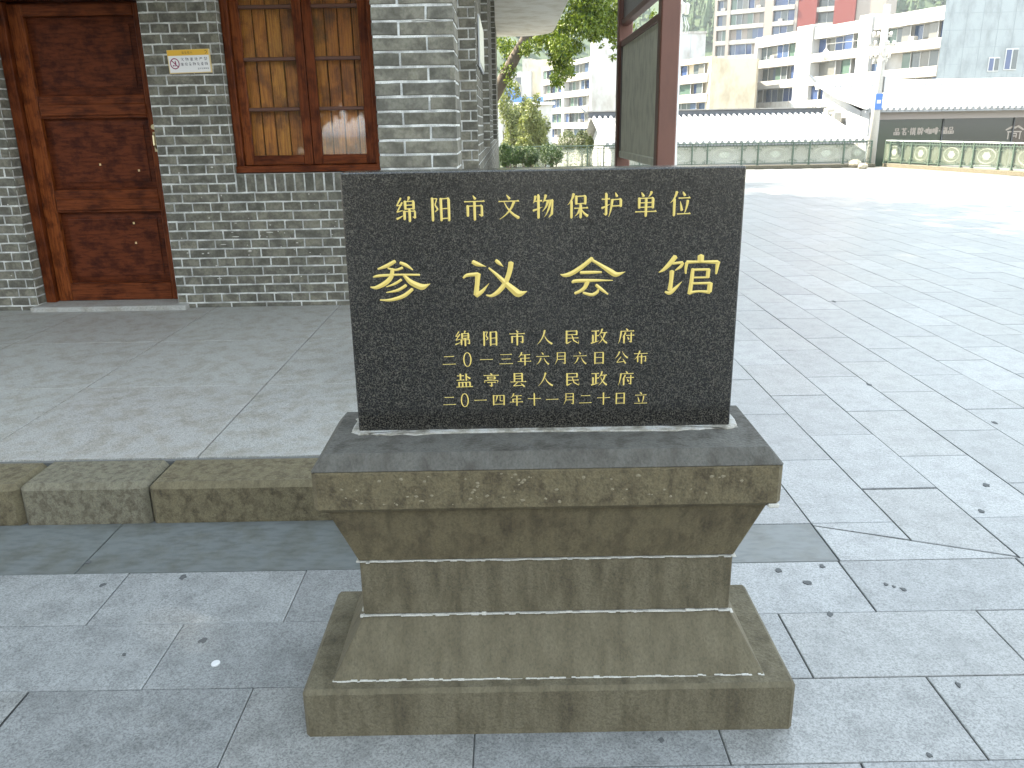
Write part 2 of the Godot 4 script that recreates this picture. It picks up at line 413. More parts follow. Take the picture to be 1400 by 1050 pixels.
# ---------------------------------------------------------------- lettering: strokes on a 100 x 100 grid
# h x0 y x1 level stroke, v x y0 y1 upright, p falling left, n falling right, d dot, t rising, l free (x y width ...), o ring
const GLYPHS := {
	"绵": "l 28 4 9 8 34 7 31 32 6;l 33 22 9 8 60 7 34 54 5;t 6 88 38 74;p 66 0 58 16;v 47 16 50;h 47 18 88;v 86 16 50;h 47 33 86;h 47 48 86;v 42 56 92;h 42 58 92;l 91 58 9 91 84 11 80 80 4;v 66 48 100",
	"阳": "v 14 6 100;l 14 9 5 36 9 6 26 34 7 38 52 9 26 62 5;v 54 8 100;h 54 10 90;v 90 8 100;h 54 50 90;h 54 90 90",
	"市": "d 44 0 54 14;h 4 24 96;v 18 40 84;h 18 42 84;l 84 42 11 84 82 12 70 76 4;v 50 24 100",
	"文": "d 40 0 54 16;h 4 26 96;p 74 28 6 98;n 28 28 96 94",
	"物": "p 14 8 4 36;h 8 28 44;v 28 2 98;t 4 66 46 52;p 62 4 48 34;h 56 26 96;l 94 26 9 90 80 12 76 94 4;p 72 28 46 70;p 84 28 56 92",
	"保": "p 32 2 4 46;v 22 28 100;v 44 10 44;h 44 12 86;v 86 10 44;h 44 42 86;h 36 60 98;v 65 44 100;p 62 62 38 92;n 68 62 98 92",
	"护": "h 4 26 40;v 24 2 90;l 24 90 9 12 84 3;t 4 62 42 46;d 66 0 74 16;h 52 28 92;v 92 26 58;h 52 54 92;p 52 28 36 98",
	"单": "d 28 2 38 18;p 74 0 60 20;v 18 24 66;h 18 26 82;v 82 24 66;h 18 44 82;h 18 62 82;h 2 80 98;v 50 26 100",
	"位": "p 32 2 4 46;v 22 28 100;d 60 2 70 18;h 42 28 94;d 50 42 58 78;p 84 38 70 90;h 38 92 98",
	"人": "p 52 4 6 96;n 50 40 96 94",
	"民": "v 18 10 92;h 18 12 82;v 80 10 38;h 18 36 82;h 18 58 90;l 50 36 6 62 74 10 92 94 5 94 76 3;t 18 94 48 78",
	"政": "h 4 14 48;v 30 14 84;h 30 46 48;v 12 40 88;t 2 94 52 78;p 68 2 48 42;h 60 26 98;p 86 28 46 98;n 60 40 98 94",
	"府": "d 48 0 58 12;h 14 18 96;p 18 18 2 98;p 44 28 26 58;v 36 46 98;h 50 46 98;l 80 28 10 80 90 11 66 84 4;d 58 56 66 72",
	"二": "h 16 26 84;h 4 84 96", "一": "h 4 52 96", "三": "h 10 16 90;h 18 50 82;h 2 86 98", "〇": "o",
	"四": "v 10 14 94;h 10 16 90;v 90 14 94;h 10 86 90;p 38 18 24 66;l 60 18 7 60 58 7 80 60 6",
	"年": "p 30 2 6 38;h 26 20 90;h 22 46 86;v 24 46 70;h 2 70 98;v 54 20 100",
	"六": "d 42 2 54 18;h 4 34 96;p 36 46 6 94;n 60 46 94 94",
	"月": "l 26 6 10 26 58 9 8 98 2;h 26 8 82;l 82 6 10 82 90 11 66 84 4;h 26 34 82;h 26 58 82",
	"日": "v 20 8 96;h 20 10 80;v 80 8 96;h 20 48 80;h 20 90 80",
	"公": "p 38 6 4 56;n 60 4 98 52;l 50 44 7 20 86 7 78 80 6;d 64 60 84 94",
	"布": "h 2 22 98;p 42 2 4 66;v 28 44 86;h 28 46 86;l 86 44 9 86 80 10 74 76 3;v 56 30 100",
	"盐": "h 6 16 46;v 26 2 46;h 2 46 48;v 62 2 50;d 64 18 86 36;v 16 60 92;h 16 62 84;v 84 60 92;v 38 62 92;v 60 62 92;h 0 94 100",
	"亭": "d 44 0 54 12;h 4 16 96;v 28 26 42;h 28 28 72;v 72 26 42;h 28 42 72;l 8 66 6 8 52 6 92 52 5 88 66 5;h 26 66 76;l 52 66 10 52 92 11 38 86 4",
	"县": "v 26 4 62;h 26 6 74;v 74 4 62;h 26 24 74;h 26 42 74;h 2 64 98;l 46 66 7 20 92 7 80 88 5;d 66 74 88 98",
	"十": "h 2 44 98;v 50 2 100", "立": "d 42 0 56 16;h 8 26 92;d 28 40 38 78;p 72 36 60 90;h 2 92 98",
	"重": "h 20 10 80;h 4 24 96;v 22 36 66;h 22 38 78;v 78 36 66;h 22 52 78;h 22 66 78;v 50 10 96;h 14 82 86;h 2 97 98",
	"地": "h 4 32 34;v 20 6 80;t 2 84 38 70;l 44 44 6 92 34 8 90 62 8;v 66 4 68;l 50 16 9 50 88 9 94 90 7 94 72 4",
	"严": "h 6 12 94;v 38 12 44;v 62 12 44;d 20 24 28 40;p 84 22 74 40;h 6 46 94;p 20 48 4 98",
	"禁": "h 6 14 44;v 25 2 46;h 54 14 96;v 75 2 46;p 22 18 4 42;n 78 18 98 42;h 22 54 78;h 6 68 94;v 50 68 98;d 28 78 14 94;d 70 78 86 94",
	"堆": "h 4 32 32;v 18 6 80;t 2 84 34 72;p 50 2 36 40;v 48 24 98;d 66 2 74 16;h 48 26 96;h 48 48 92;h 48 70 92;h 48 94 98;v 70 26 94",
	"放": "d 24 2 32 16;h 4 24 50;p 24 26 4 98;l 24 48 6 46 48 9 42 92 9 32 88 4;p 66 2 52 42;h 62 26 98;p 86 28 48 98;n 62 42 98 94",
	"杂": "p 40 2 12 44;l 18 14 5 66 14 9 66 34 8 84 36 6;h 8 58 92;v 50 46 98;p 44 62 12 92;n 56 62 90 92",
	"及": "h 10 12 66;p 30 12 4 96;l 66 12 8 56 42 7 82 42 8;p 82 42 28 98;n 34 46 96 96",
	"桌": "v 50 0 16;h 50 8 80;v 26 18 54;h 26 20 74;v 74 18 54;h 26 36 74;h 26 54 74;h 4 66 96;v 50 54 100;p 46 68 10 96;n 54 68 90 96",
	"椅": "h 2 28 38;v 20 2 98;p 20 32 2 66;h 44 14 94;p 68 2 48 32;n 70 16 92 32;h 42 42 98;v 52 54 80;h 52 56 74;v 74 54 80;h 52 78 74;v 88 42 96",
	"温": "d 6 10 18 24;d 4 38 16 50;t 4 94 22 62;v 38 6 46;h 38 8 82;v 82 6 46;h 38 26 82;h 38 46 82;v 34 58 92;h 34 60 86;v 86 58 92;v 52 60 92;v 68 60 92;h 26 94 98",
	"馨": "h 8 10 46;v 28 2 40;h 10 40 46;v 62 4 30;h 54 34 92;h 6 52 94;p 44 54 6 76;n 56 54 94 76;v 30 72 98;h 30 74 72;v 72 72 98;h 30 86 72;h 30 97 72",
	"提": "h 2 26 32;v 18 2 90;t 2 62 32 48;v 44 6 44;h 44 8 86;v 86 6 44;h 44 26 86;h 44 44 86;h 38 56 96;v 66 56 92;h 66 74 90;p 48 66 36 98;n 48 84 98 96",
	"示": "h 20 12 80;h 4 38 96;v 50 38 96;p 28 54 8 86;n 72 54 94 86",
	"博": "h 2 36 32;v 18 2 98;h 38 14 98;v 46 26 56;h 46 28 90;v 90 26 56;h 46 42 90;h 46 56 90;v 68 2 60;h 36 68 98;v 80 60 96;d 50 76 58 90",
	"馆": "p 20 2 4 36;h 18 20 44;v 20 40 90;t 20 92 44 76;d 66 0 74 12;v 48 18 32;h 48 20 96;v 94 20 32;v 56 34 98;h 56 36 84;v 84 34 56;h 56 54 84;h 56 70 90;v 90 68 98;h 56 96 90",
	"品": "v 28 6 42;h 28 8 72;v 72 6 42;h 28 40 72;v 8 56 96;h 8 58 42;v 42 56 96;h 8 92 42;v 58 56 96;h 58 58 92;v 92 56 96;h 58 92 92",
	"茗": "h 4 14 96;v 32 2 26;v 68 2 26;p 46 26 14 64;l 36 38 5 74 38 8 20 78 3;v 40 62 98;h 40 64 82;v 82 62 98;h 40 94 82",
	"棋": "h 2 28 36;v 20 2 98;p 20 32 2 66;h 40 16 98;v 54 2 72;v 84 2 72;h 54 34 84;h 54 52 84;h 38 74 98;p 58 78 42 98;n 76 78 94 98",
	"牌": "v 14 6 60;p 14 60 4 98;h 14 34 44;v 34 4 34;h 14 58 40;v 36 58 98;v 52 14 52;h 52 16 92;v 92 14 52;h 52 34 92;h 52 52 92;p 72 2 62 14;p 70 52 46 78;h 46 74 98;v 78 56 98",
	"咖": "v 6 24 76;h 6 26 26;v 26 24 76;h 6 70 26;h 32 30 62;p 46 4 32 96;l 62 28 8 60 88 9 50 84 4;v 72 28 92;h 72 30 96;v 96 28 92;h 72 86 96",
	"啡": "v 6 24 76;h 6 26 26;v 26 24 76;h 6 70 26;v 54 4 98;h 36 24 54;h 36 46 54;h 34 68 54;v 72 4 98;h 72 24 96;h 72 46 96;h 72 68 98",
	"甜": "p 40 2 12 14;h 2 26 48;v 26 12 54;v 8 52 96;h 8 54 44;v 44 52 96;h 8 92 44;h 52 26 98;v 62 6 96;v 90 6 96;h 62 54 90;h 62 92 90",
	"·": "l 46 50 14 54 50 14",
}
var glyph_cache := {}

# one stroke as a low ridge: edges on the surface, crest along the middle
func stroke(b: MB, pts: Array, sx: float, sy: float, deep: float) -> void:
	var P := []
	for p in pts:
		P.append(Vector3(p.x * sx, -p.y * sy, p.z * (sx + sy) / 2))
	var k := P.size()
	var L := []
	var R := []
	var Cc := []
	for i in k:
		var d2: Vector3 = (P[min(i + 1, k - 1)] as Vector3) - (P[max(i - 1, 0)] as Vector3)
		var t := Vector2(d2.x, d2.y).normalized()
		var w: float = P[i].z / 2
		var o := Vector2(P[i].x, P[i].y)
		var nn := Vector2(-t.y, t.x) * w
		if i == 0:
			o -= t * w * 0.1
		L.append(Vector3(o.x + nn.x, o.y + nn.y, -0.0004))
		R.append(Vector3(o.x - nn.x, o.y - nn.y, -0.0004))
		Cc.append(Vector3(o.x, o.y, w * deep + 0.0004))
	for i in k - 1:
		b.quad(L[i], L[i + 1], Cc[i + 1], Cc[i], Vector3(Cc[i].x, Cc[i].y, -1))
		b.quad(Cc[i], Cc[i + 1], R[i + 1], R[i], Vector3(Cc[i].x, Cc[i].y, -1))
	for e in [0, k - 1]:
		var q: Vector3 = P[1] if e == 0 else P[e - 1]
		var t2: Vector2 = (Vector2(P[e].x, P[e].y) - Vector2(q.x, q.y)).normalized() * P[e].z * 0.22
		var tip := Vector3(Cc[e].x + t2.x, Cc[e].y + t2.y, -0.0004)
		b.tri(L[e], Cc[e], tip, Vector3(Cc[e].x, Cc[e].y, -1))
		b.tri(R[e], Cc[e], tip, Vector3(Cc[e].x, Cc[e].y, -1))

func bezier(a: Vector2, c: Vector2, d: Vector2, w0: float, w1: float, w2: float) -> Array:
	var out := []
	for i in 5:
		var t := i / 4.0
		var p := a.lerp(c, t).lerp(c.lerp(d, t), t)
		out.append(Vector3(p.x, p.y, lerpf(lerpf(w0, w1, t), lerpf(w1, w2, t), t)))
	return out

func glyph(ch: String, w: float, h: float, m: Material, deep := 0.35, bold := 1.0) -> Mesh:
	var key := "%s %f %f" % [ch, w, h]
	if glyph_cache.has(key):
		return glyph_cache[key]
	var b := MB.new()
	var sx := w / 100.0
	var sy := h / 100.0
	var k := bold
	b.xf = Transform3D(Basis(), Vector3(-w / 2, h / 2, 0))
	for s in GLYPHS[ch].split(";"):
		var f: PackedStringArray = s.split(" ")
		var q := []
		for i in range(1, f.size()):
			q.append(float(f[i]))
		match f[0]:
			"h":
				stroke(b, [Vector3(q[0], q[1], 8 * k), Vector3(q[0] + 8, q[1], 6 * k), Vector3(q[2] - 10, q[1] - 1, 6 * k), Vector3(q[2] - 3, q[1] - 2, 10 * k), Vector3(q[2] + 2, q[1] + 1, 3 * k)], sx, sy, deep)
			"v":
				stroke(b, [Vector3(q[0] - 2, q[1], 10 * k), Vector3(q[0], q[1] + 5, 13 * k), Vector3(q[0], q[2] - 4, 12 * k), Vector3(q[0] - 1, q[2], 9 * k)], sx, sy, deep)
			"p":
				stroke(b, bezier(Vector2(q[0], q[1]), Vector2(q[0] + (q[2] - q[0]) * 0.22, q[1] + (q[3] - q[1]) * 0.62), Vector2(q[2], q[3]), 13 * k, 10 * k, 2.5 * k), sx, sy, deep)
			"n":
				stroke(b, bezier(Vector2(q[0], q[1]), Vector2(q[0] + (q[2] - q[0]) * 0.3, q[1] + (q[3] - q[1]) * 0.66), Vector2(q[2], q[3]), 4 * k, 10 * k, 14 * k), sx, sy, deep)
			"d":
				stroke(b, [Vector3(q[0], q[1], 4 * k), Vector3((q[0] + q[2]) / 2, (q[1] + q[3]) / 2, 10 * k), Vector3(q[2], q[3], 13 * k)], sx, sy, deep)
			"t":
				stroke(b, [Vector3(q[0], q[1], 11 * k), Vector3(lerpf(q[0], q[2], 0.4), lerpf(q[1], q[3], 0.35), 8 * k), Vector3(q[2], q[3], 2.5 * k)], sx, sy, deep)
			"l":
				var pts := []
				for i in range(0, q.size(), 3):
					pts.append(Vector3(q[i], q[i + 1], q[i + 2] * k))
				for i in pts.size() - 1:
					stroke(b, [pts[i], (pts[i] + pts[i + 1]) / 2, pts[i + 1]], sx, sy, deep)
			"o":
				var ring := []
				for i in 25:
					var t := TAU * i / 24
					ring.append(Vector3(50 + 26 * sin(t), 50 - 48 * cos(t), (6 + 5 * absf(sin(t))) * k))
				stroke(b, ring, sx, sy, deep)
	glyph_cache[key] = b.mesh(m)
	return glyph_cache[key]


# ---------------------------------------------------------------- plants
# clumps: [centre, radius vector, number of leaves]
func leaf_mesh(clumps: Array, size: float, a: Color, b: Color, m: Material, shell := 0.5, droop := 0.0) -> ArrayMesh:
	var total := 0
	for k in clumps:
		total += int(k[2])
	var v := PackedVector3Array()
	var n := PackedVector3Array()
	var c := PackedColorArray()
	v.resize(total * 6)
	n.resize(total * 6)
	c.resize(total * 6)
	var i := 0
	for k in clumps:
		var o: Vector3 = k[0]
		var r: Vector3 = k[1]
		for j in int(k[2]):
			var d := Vector3(rng.randfn(), rng.randfn(), rng.randfn()).normalized()
			var q := lerpf(pow(rng.randf(), 0.45), 1.0, shell * rng.randf())
			var p := o + d * r * q
			var ax := Vector3(rng.randfn(), rng.randfn() - droop, rng.randfn()).normalized()
			var side := ax.cross(Vector3(rng.randfn(), rng.randfn() + 0.8, rng.randfn())).normalized()
			var s := size * rng.randf_range(0.65, 1.25)
			var up := side.cross(ax) * s * 0.12
			var tip := p + ax * s
			var mid := p + ax * s * 0.45
			var l := mid + side * s * 0.27 + up
			var e := mid - side * s * 0.27 + up
			var col := a.lerp(b, clampf(rng.randfn(0.5, 0.28), 0, 1))
			var n1 := (l - p).cross(tip - p).normalized()
			var n2 := (tip - p).cross(e - p).normalized()
			v[i] = p; v[i + 1] = tip; v[i + 2] = l
			v[i + 3] = p; v[i + 4] = e; v[i + 5] = tip
			for t in 3:
				n[i + t] = n1
				n[i + 3 + t] = n2
			for t in 6:
				c[i + t] = col
			i += 6
	var arr := []
	arr.resize(Mesh.ARRAY_MAX)
	arr[Mesh.ARRAY_VERTEX] = v
	arr[Mesh.ARRAY_NORMAL] = n
	arr[Mesh.ARRAY_COLOR] = c
	var am := ArrayMesh.new()
	am.add_surface_from_arrays(Mesh.PRIMITIVE_TRIANGLES, arr)
	am.surface_set_material(0, m)
	return am

func limb(b: MB, a: Vector3, d: Vector3, r0: float, r1: float, bend := 0.1) -> void:
	var pts := []
	var rad := []
	var off := Vector3(rng.randfn(), rng.randfn() * 0.4, rng.randfn()) * bend * (d - a).length()
	for i in 5:
		var t := i / 4.0
		pts.append(a.lerp(d, t) + off * sin(t * PI))
		rad.append(lerpf(r0, r1, t))
	b.tube(pts, rad, 7)

# a broad tree: trunk, limbs to each clump, crown of leaves
func broad_tree(called: String, label: String, foot: Vector3, centre: Vector3, r: Vector3, clumps: int, per: int, size: float, a: Color, b: Color, trunk_r := 0.2, group := "") -> Node3D:
	var t := thing(called, label, "tree", foot, group)
	var tb := MB.new()
	var fork := Vector3((centre.x - foot.x) * 0.25, (centre.y - r.y - foot.y) * 0.75, (centre.z - foot.z) * 0.25)
	limb(tb, Vector3(0, -0.3, 0), fork, trunk_r, trunk_r * 0.75, 0.04)
	var list := []
	for i in clumps:
		var d := Vector3(rng.randfn(), rng.randfn(), rng.randfn()).normalized() * pow(rng.randf(), 0.5)
		var o := centre - foot + d * r
		var cr := r * rng.randf_range(0.2, 0.34)
		list.append([o, Vector3(cr.x, cr.y * 0.8, cr.z), per])
		if i % 2 == 0:
			limb(tb, fork, o, trunk_r * 0.4, trunk_r * 0.06, 0.12)
	part("trunk", tb.mesh(M.bark, true), t)
	part("crown", leaf_mesh(list, size, a, b, M.leaf), t)
	return t


# ---------------------------------------------------------------- scene
func _ready() -> void:
	rng.seed = 20140
	var cam := Camera3D.new()
	cam.name = "camera"
	add_child(cam)
	cam.transform = Transform3D(lens_basis, EYE)
	cam.fov = rad_to_deg(2 * atan(525.0 / FOCAL))
	cam.near = 0.05
	cam.far = 4000
	var sky_m := ProceduralSkyMaterial.new()
	sky_m.sky_top_color = Color(0.63, 0.688, 0.742)
	sky_m.sky_horizon_color = Color(0.928, 0.935, 0.924)
	sky_m.sky_curve = 0.22
	sky_m.ground_horizon_color = Color(0.72, 0.76, 0.78)
	sky_m.ground_bottom_color = Color(0.4, 0.4, 0.38)
	var sky := Sky.new()
	sky.sky_material = sky_m
	var env := Environment.new()
	env.background_mode = Environment.BG_SKY
	env.sky = sky
	env.tonemap_mode = Environment.TONE_MAPPER_LINEAR
	env.tonemap_exposure = 6.9
	env.sdfgi_enabled = true
	env.ssao_enabled = true
	env.ssil_enabled = true
	env.fog_enabled = true
	env.fog_density = 0.0003
	env.fog_light_color = Color(0.86, 0.90, 0.93)
	var we := WorldEnvironment.new()
	we.name = "world_environment"
	we.environment = env
	add_child(we)
	var sun := DirectionalLight3D.new()
	sun.name = "sun"
	sun.light_energy = 1.5
	sun.light_angular_distance = 0.5
	sun.light_color = Color(1.0, 0.95, 0.86)
	sun.shadow_enabled = true
	add_child(sun)
	sun.look_at_from_position(Vector3(-0.78, 1.0, -0.35) * 50, Vector3.ZERO, Vector3.UP)

	make_materials()
	build_plaza()
	build_porch()
	build_hall()
	build_fences()
	build_near_roofs()
	build_town()
	build_trees()
	build_monument()
	build_board()
	build_sign()
	build_small_things()


# ---------------------------------------------------------------- paving
func build_plaza() -> void:
	var land := structure("ground")
	var lb := MB.new()
	lb.box(Vector3(-1500, -5, -1500), Vector3(1500, -3.5, 600))
	part("terrain", lb.mesh(M.terrain), land)
	var plaza := structure("plaza")
	bpart("bedding", Vector3(-30, -3.45, -26.0), Vector3(14.5, -0.007, 30), M.grout, plaza)
	var picks := []      # [score, mesh, position, material index]
	var gap := 0.0034
	var meshes := {}
	for mi in 5:
		for o in 2:
			var b := MB.new()
			var hx := (0.57 if o == 0 else 0.29) / 2 - gap / 2
			var hz := (0.29 if o == 0 else 0.57) / 2 - gap / 2
			b.prism([Vector2(-hx, -hz), Vector2(hx, -hz), Vector2(hx, hz), Vector2(-hx, hz)], -0.03, 0.0, 0.0018)
			meshes[[mi, o]] = b.mesh(M.tiles[mi])
	# rows across, in front of the step
	var z := -2.345
	var k := 0
	while z < 8.0:
		var x := -1.241 - 0.57 * 12 + (0.285 if k % 2 else 0.0)
		while x < 12.6:
			picks.append([Vector3(x + 0.285, 0, z + 0.145), 0])
			x += 0.57
		z += 0.29
		k += 1
	# columns away from us, right of the hall
	var i := 0
	var cx := 0.755
	while cx < 12.3:
		var zz := -2.607 - (0.28 if i % 2 == 0 else 0.0)
		if i > 2:
			zz = -2.345 - (0.285 if i % 2 else 0.0)
		while zz > -25.4:
			picks.append([Vector3(cx + 0.145, 0, zz - 0.285), 1])
			zz -= 0.57
		cx += 0.29
		i += 1
	for q in picks:
		var p: Vector3 = q[0]
		var s := to_px(p)
		var score := 1e9
		if p.z < -0.9 and s.x > -160 and s.x < 1560 and s.y < 1150:
			score = p.distance_to(EYE)
			if s.x > 480 and s.x < 1000 and s.y < 560:
				score = 1e6
		q.append(score)
	picks.sort_custom(func(a, b): return a[2] < b[2])
	var rest := []
	for mi in 5:
		rest.append(MB.new())
	for j in picks.size():
		var q = picks[j]
		var mi := rng.randi() % 5
		var lift := rng.randf_range(-0.0012, 0.0008)
		if j < 290 and q[2] < 1e5:
			part("paving_slab", meshes[[mi, q[1]]], plaza, q[0] + Vector3(0, lift, 0))
		else:
			var b: MB = rest[mi]
			b.xf.origin = q[0]
			var hx := (0.57 if q[1] == 0 else 0.29) / 2 - gap / 2
			var hz := (0.29 if q[1] == 0 else 0.57) / 2 - gap / 2
			b.quad(Vector3(-hx, lift, -hz), Vector3(hx, lift, -hz), Vector3(hx, lift, hz), Vector3(-hx, lift, hz), Vector3(0, -1, 0))
	for mi in 5:
		var o := part("distant_paving", (rest[mi] as MB).mesh(M.tiles[mi]), plaza)
		o.set_meta("kind", "stuff")
	# cut slabs along the slanting seam and the short pieces at the column feet
	for cut in [
		[Vector2(1.047, -2.347), Vector2(1.047, -2.585), Vector2(1.622, -2.347)],
		[Vector2(1.047, -2.604), Vector2(1.333, -2.604), Vector2(1.333, -2.478), Vector2(1.047, -2.592)],
		[Vector2(1.337, -2.875), Vector2(1.622, -2.875), Vector2(1.622, -2.357), Vector2(1.337, -2.474)],
		[Vector2(0.757, -2.885), Vector2(1.043, -2.885), Vector2(1.043, -2.609), Vector2(0.757, -2.609)],
		[Vector2(1.627, -2.628), Vector2(1.912, -2.628), Vector2(1.912, -2.347), Vector2(1.627, -2.347)]]:
		var b := MB.new()
		b.prism(cut, -0.03, 0.0003, 0.0018)
		part("paving_slab", b.mesh(M.tiles[rng.randi() % 5]), plaza)
	for col in range(5, 40, 2):
		var b := MB.new()
		var x0 := 0.755 + 0.29 * col
		b.prism([Vector2(x0 + 0.002, -2.628), Vector2(x0 + 0.288, -2.628), Vector2(x0 + 0.288, -2.347), Vector2(x0 + 0.002, -2.347)], -0.03, 0.0, 0.0018)
		part("paving_slab", b.mesh(M.tiles[rng.randi() % 5]), plaza)
	# smooth dark strip at the foot of the step
	var xs := [-5.0, -3.9, -2.65, -1.42, -0.30, 0.45, 1.045]
	for j in xs.size() - 1:
		var b := MB.new()
		var back := -2.697 if j < 5 else -2.605
		b.prism([Vector2(xs[j] + 0.002, back), Vector2(xs[j + 1] - 0.002, back), Vector2(xs[j + 1] - 0.002, -2.348), Vector2(xs[j] + 0.002, -2.348)], -0.03, -0.001, 0.0015)
		part("edging_slab", b.mesh(M.smooth_stone), plaza)
	# dark spots trodden into the stone
	for s in [[250, 789, 6.5, 4], [141, 800, 5, 4], [277, 876, 7, 4.5], [121, 769, 4, 2.6], [1104, 797, 7, 4], [1124, 774, 5, 3], [1064, 780, 6, 4], [1134, 840, 6, 4.5], [1211, 799, 4, 2.5], [1235, 806, 5, 3.2], [1222, 802, 3, 1.8], [1348, 663, 6.5, 3], [1342, 699, 5, 2.8], [1310, 936, 5, 4.5], [1360, 578, 4, 2], [1188, 526, 4, 2], [1140, 412, 3, 1.4], [1270, 1032, 5, 5], [170, 895, 4, 3], [905, 1012, 6, 4]]:
		var p := on_ground(s[0], s[1])
		var w := on_ground(s[0] + s[2], s[1]).distance_to(p)
		var d := on_ground(s[0], s[1] + s[3]).distance_to(p)
		var ring := []
		for t in 11:
			var f := rng.randf_range(0.45, 0.95)
			ring.append(Vector2(cos(TAU * t / 11) * w * f, sin(TAU * t / 11) * d * f))
		var b := MB.new()
		b.prism(ring, -0.002, 0.0016)
		part("gum_spot", b.mesh(M.spot), plaza, Vector3(p.x, 0, p.z))


func build_porch() -> void:
	var porch := structure("porch_pavement")
	bpart("bedding", Vector3(-9, -0.1, -18.6), Vector3(0.6, 0.146, -2.93), M.grout, porch)
	var zs := [-2.945, -3.875, -4.79, -5.78]
	for r in 3:
		for c in range(-6, 2):
			var x0 := -1.218 + 0.888 * c
			var x1: float = minf(x0 + 0.888, 0.585)
			var b := MB.new()
			b.prism([Vector2(x0 + 0.003, zs[r + 1] + 0.003), Vector2(x1 - 0.003, zs[r + 1] + 0.003), Vector2(x1 - 0.003, zs[r] - 0.003), Vector2(x0 + 0.003, zs[r] - 0.003)], 0.12, 0.153 + rng.randf() * 0.001, 0.0015)
			part("porch_tile", b.mesh(M.porch[rng.randi() % 3]), porch)
	var z := -5.785
	while z > -18:
		var b := MB.new()
		b.prism([Vector2(-0.19, z - 0.911), Vector2(0.585, z - 0.911), Vector2(0.585, z), Vector2(-0.19, z)], 0.12, 0.153, 0.0015)
		part("porch_tile", b.mesh(M.porch[rng.randi() % 3]), porch)
		z -= 0.915
	var xs := [-5.0, -4.2, -3.3, -2.55, -1.78, -1.315, -0.55, 0.1, 0.75]
	for j in xs.size() - 1:
		var b := MB.new()
		var d := rng.randf_range(-0.006, 0.004)
		b.cbox(Vector3(xs[j] + 0.003, -0.05, -2.94), Vector3(xs[j + 1] - 0.003, 0.153 + rng.randf_range(-0.003, 0.003), -2.70 + d), 0.02)
		part("kerb_stone", b.mesh(M.kerb if j in [0, 3, 5, 7] else M.kerb2), porch)
	z = -2.945
	while z > -18:
		bpart("kerb_stone", Vector3(0.59, -0.05, z - 0.95), Vector3(0.75, 0.153, z - 0.003), M.kerb2, porch, 0.012)
		z -= 0.955


# ---------------------------------------------------------------- the brick hall
const COURSE := 0.0635
var brick_meshes := {}

# a brick seen from one side: face at z = 0 looking to +z, slightly uneven edges
func brick_mesh(w: float, h: float, variant: int, m: Material) -> Mesh:
	var key := "%.3f %.3f %d %d" % [w, h, variant, m.get_instance_id()]
	if brick_meshes.has(key):
		return brick_meshes[key]
	var r := RandomNumberGenerator.new()
	r.seed = hash("%.3f %d" % [w, variant])
	var b := MB.new()
	var mid := Vector3(0, 0, -0.03)
	var j := func(): return r.randf_range(-0.0016, 0.0016)
	var xs := [-w / 2, 0.0, w / 2]
	var top := []
	var bot := []
	for x in xs:
		var e: float = 1.0 if absf(x) < 1e-6 else 0.0
		top.append(Vector2(x + (0.0 if e else j.call()), h / 2 + j.call()))
		bot.append(Vector2(x + (0.0 if e else j.call()), -h / 2 + j.call()))
	var c := 0.003
	for i in 2:
		var a: Vector2 = top[i]
		var d: Vector2 = top[i + 1]
		var e: Vector2 = bot[i + 1]
		var f: Vector2 = bot[i]
		var la := c if i == 0 else 0.0
		var ra := c if i == 1 else 0.0
		b.quad(Vector3(a.x + la, a.y - c, 0), Vector3(d.x - ra, d.y - c, 0), Vector3(e.x - ra, e.y + c, 0), Vector3(f.x + la, f.y + c, 0), mid)
		b.quad(Vector3(a.x + la, a.y - c, 0), Vector3(d.x - ra, d.y - c, 0), Vector3(d.x, d.y, -c), Vector3(a.x, a.y, -c), mid)
		b.quad(Vector3(f.x + la, f.y + c, 0), Vector3(e.x - ra, e.y + c, 0), Vector3(e.x, e.y, -c), Vector3(f.x, f.y, -c), mid)
		b.quad(Vector3(a.x, a.y, -c), Vector3(d.x, d.y, -c), Vector3(d.x, d.y, -0.02), Vector3(a.x, a.y, -0.02), mid)
		b.quad(Vector3(f.x, f.y, -c), Vector3(e.x, e.y, -c), Vector3(e.x, e.y, -0.02), Vector3(f.x, f.y, -0.02), mid)
	for s in [0, 2]:
		var a: Vector2 = top[s]
		var f: Vector2 = bot[s]
		var o := c if s == 0 else -c
		b.quad(Vector3(a.x, a.y, -c), Vector3(f.x, f.y, -c), Vector3(f.x + o, f.y + c, 0), Vector3(a.x + o, a.y - c, 0), mid)
		b.quad(Vector3(a.x, a.y, -c), Vector3(f.x, f.y, -c), Vector3(f.x, f.y, -0.02), Vector3(a.x, a.y, -0.02), mid)
	brick_meshes[key] = b.mesh(m)
	return brick_meshes[key]

var loose := []      # merged bricks, one builder for each tone

func lay_brick(parent: Node, where: Vector3, turn: float, w: float, h: float, single: bool) -> void:
	var mi := rng.randi() % 5
	w = snappedf(w, 0.004)
	if w < 0.02:
		return
	var off := rng.randf_range(-0.0012, 0.0014)
	var bs := Basis(Vector3.UP, turn)
	where += bs * Vector3(0, 0, off)
	if single:
		var o := part("brick", brick_mesh(w, h, rng.randi() % 3, M.bricks[mi]), parent, where)
		o.rotation.y = turn
	else:
		var b: MB = loose[mi]
		b.xf = Transform3D(bs, where)
		b.box(Vector3(-w / 2, -h / 2, -0.02), Vector3(w / 2, h / 2, 0))

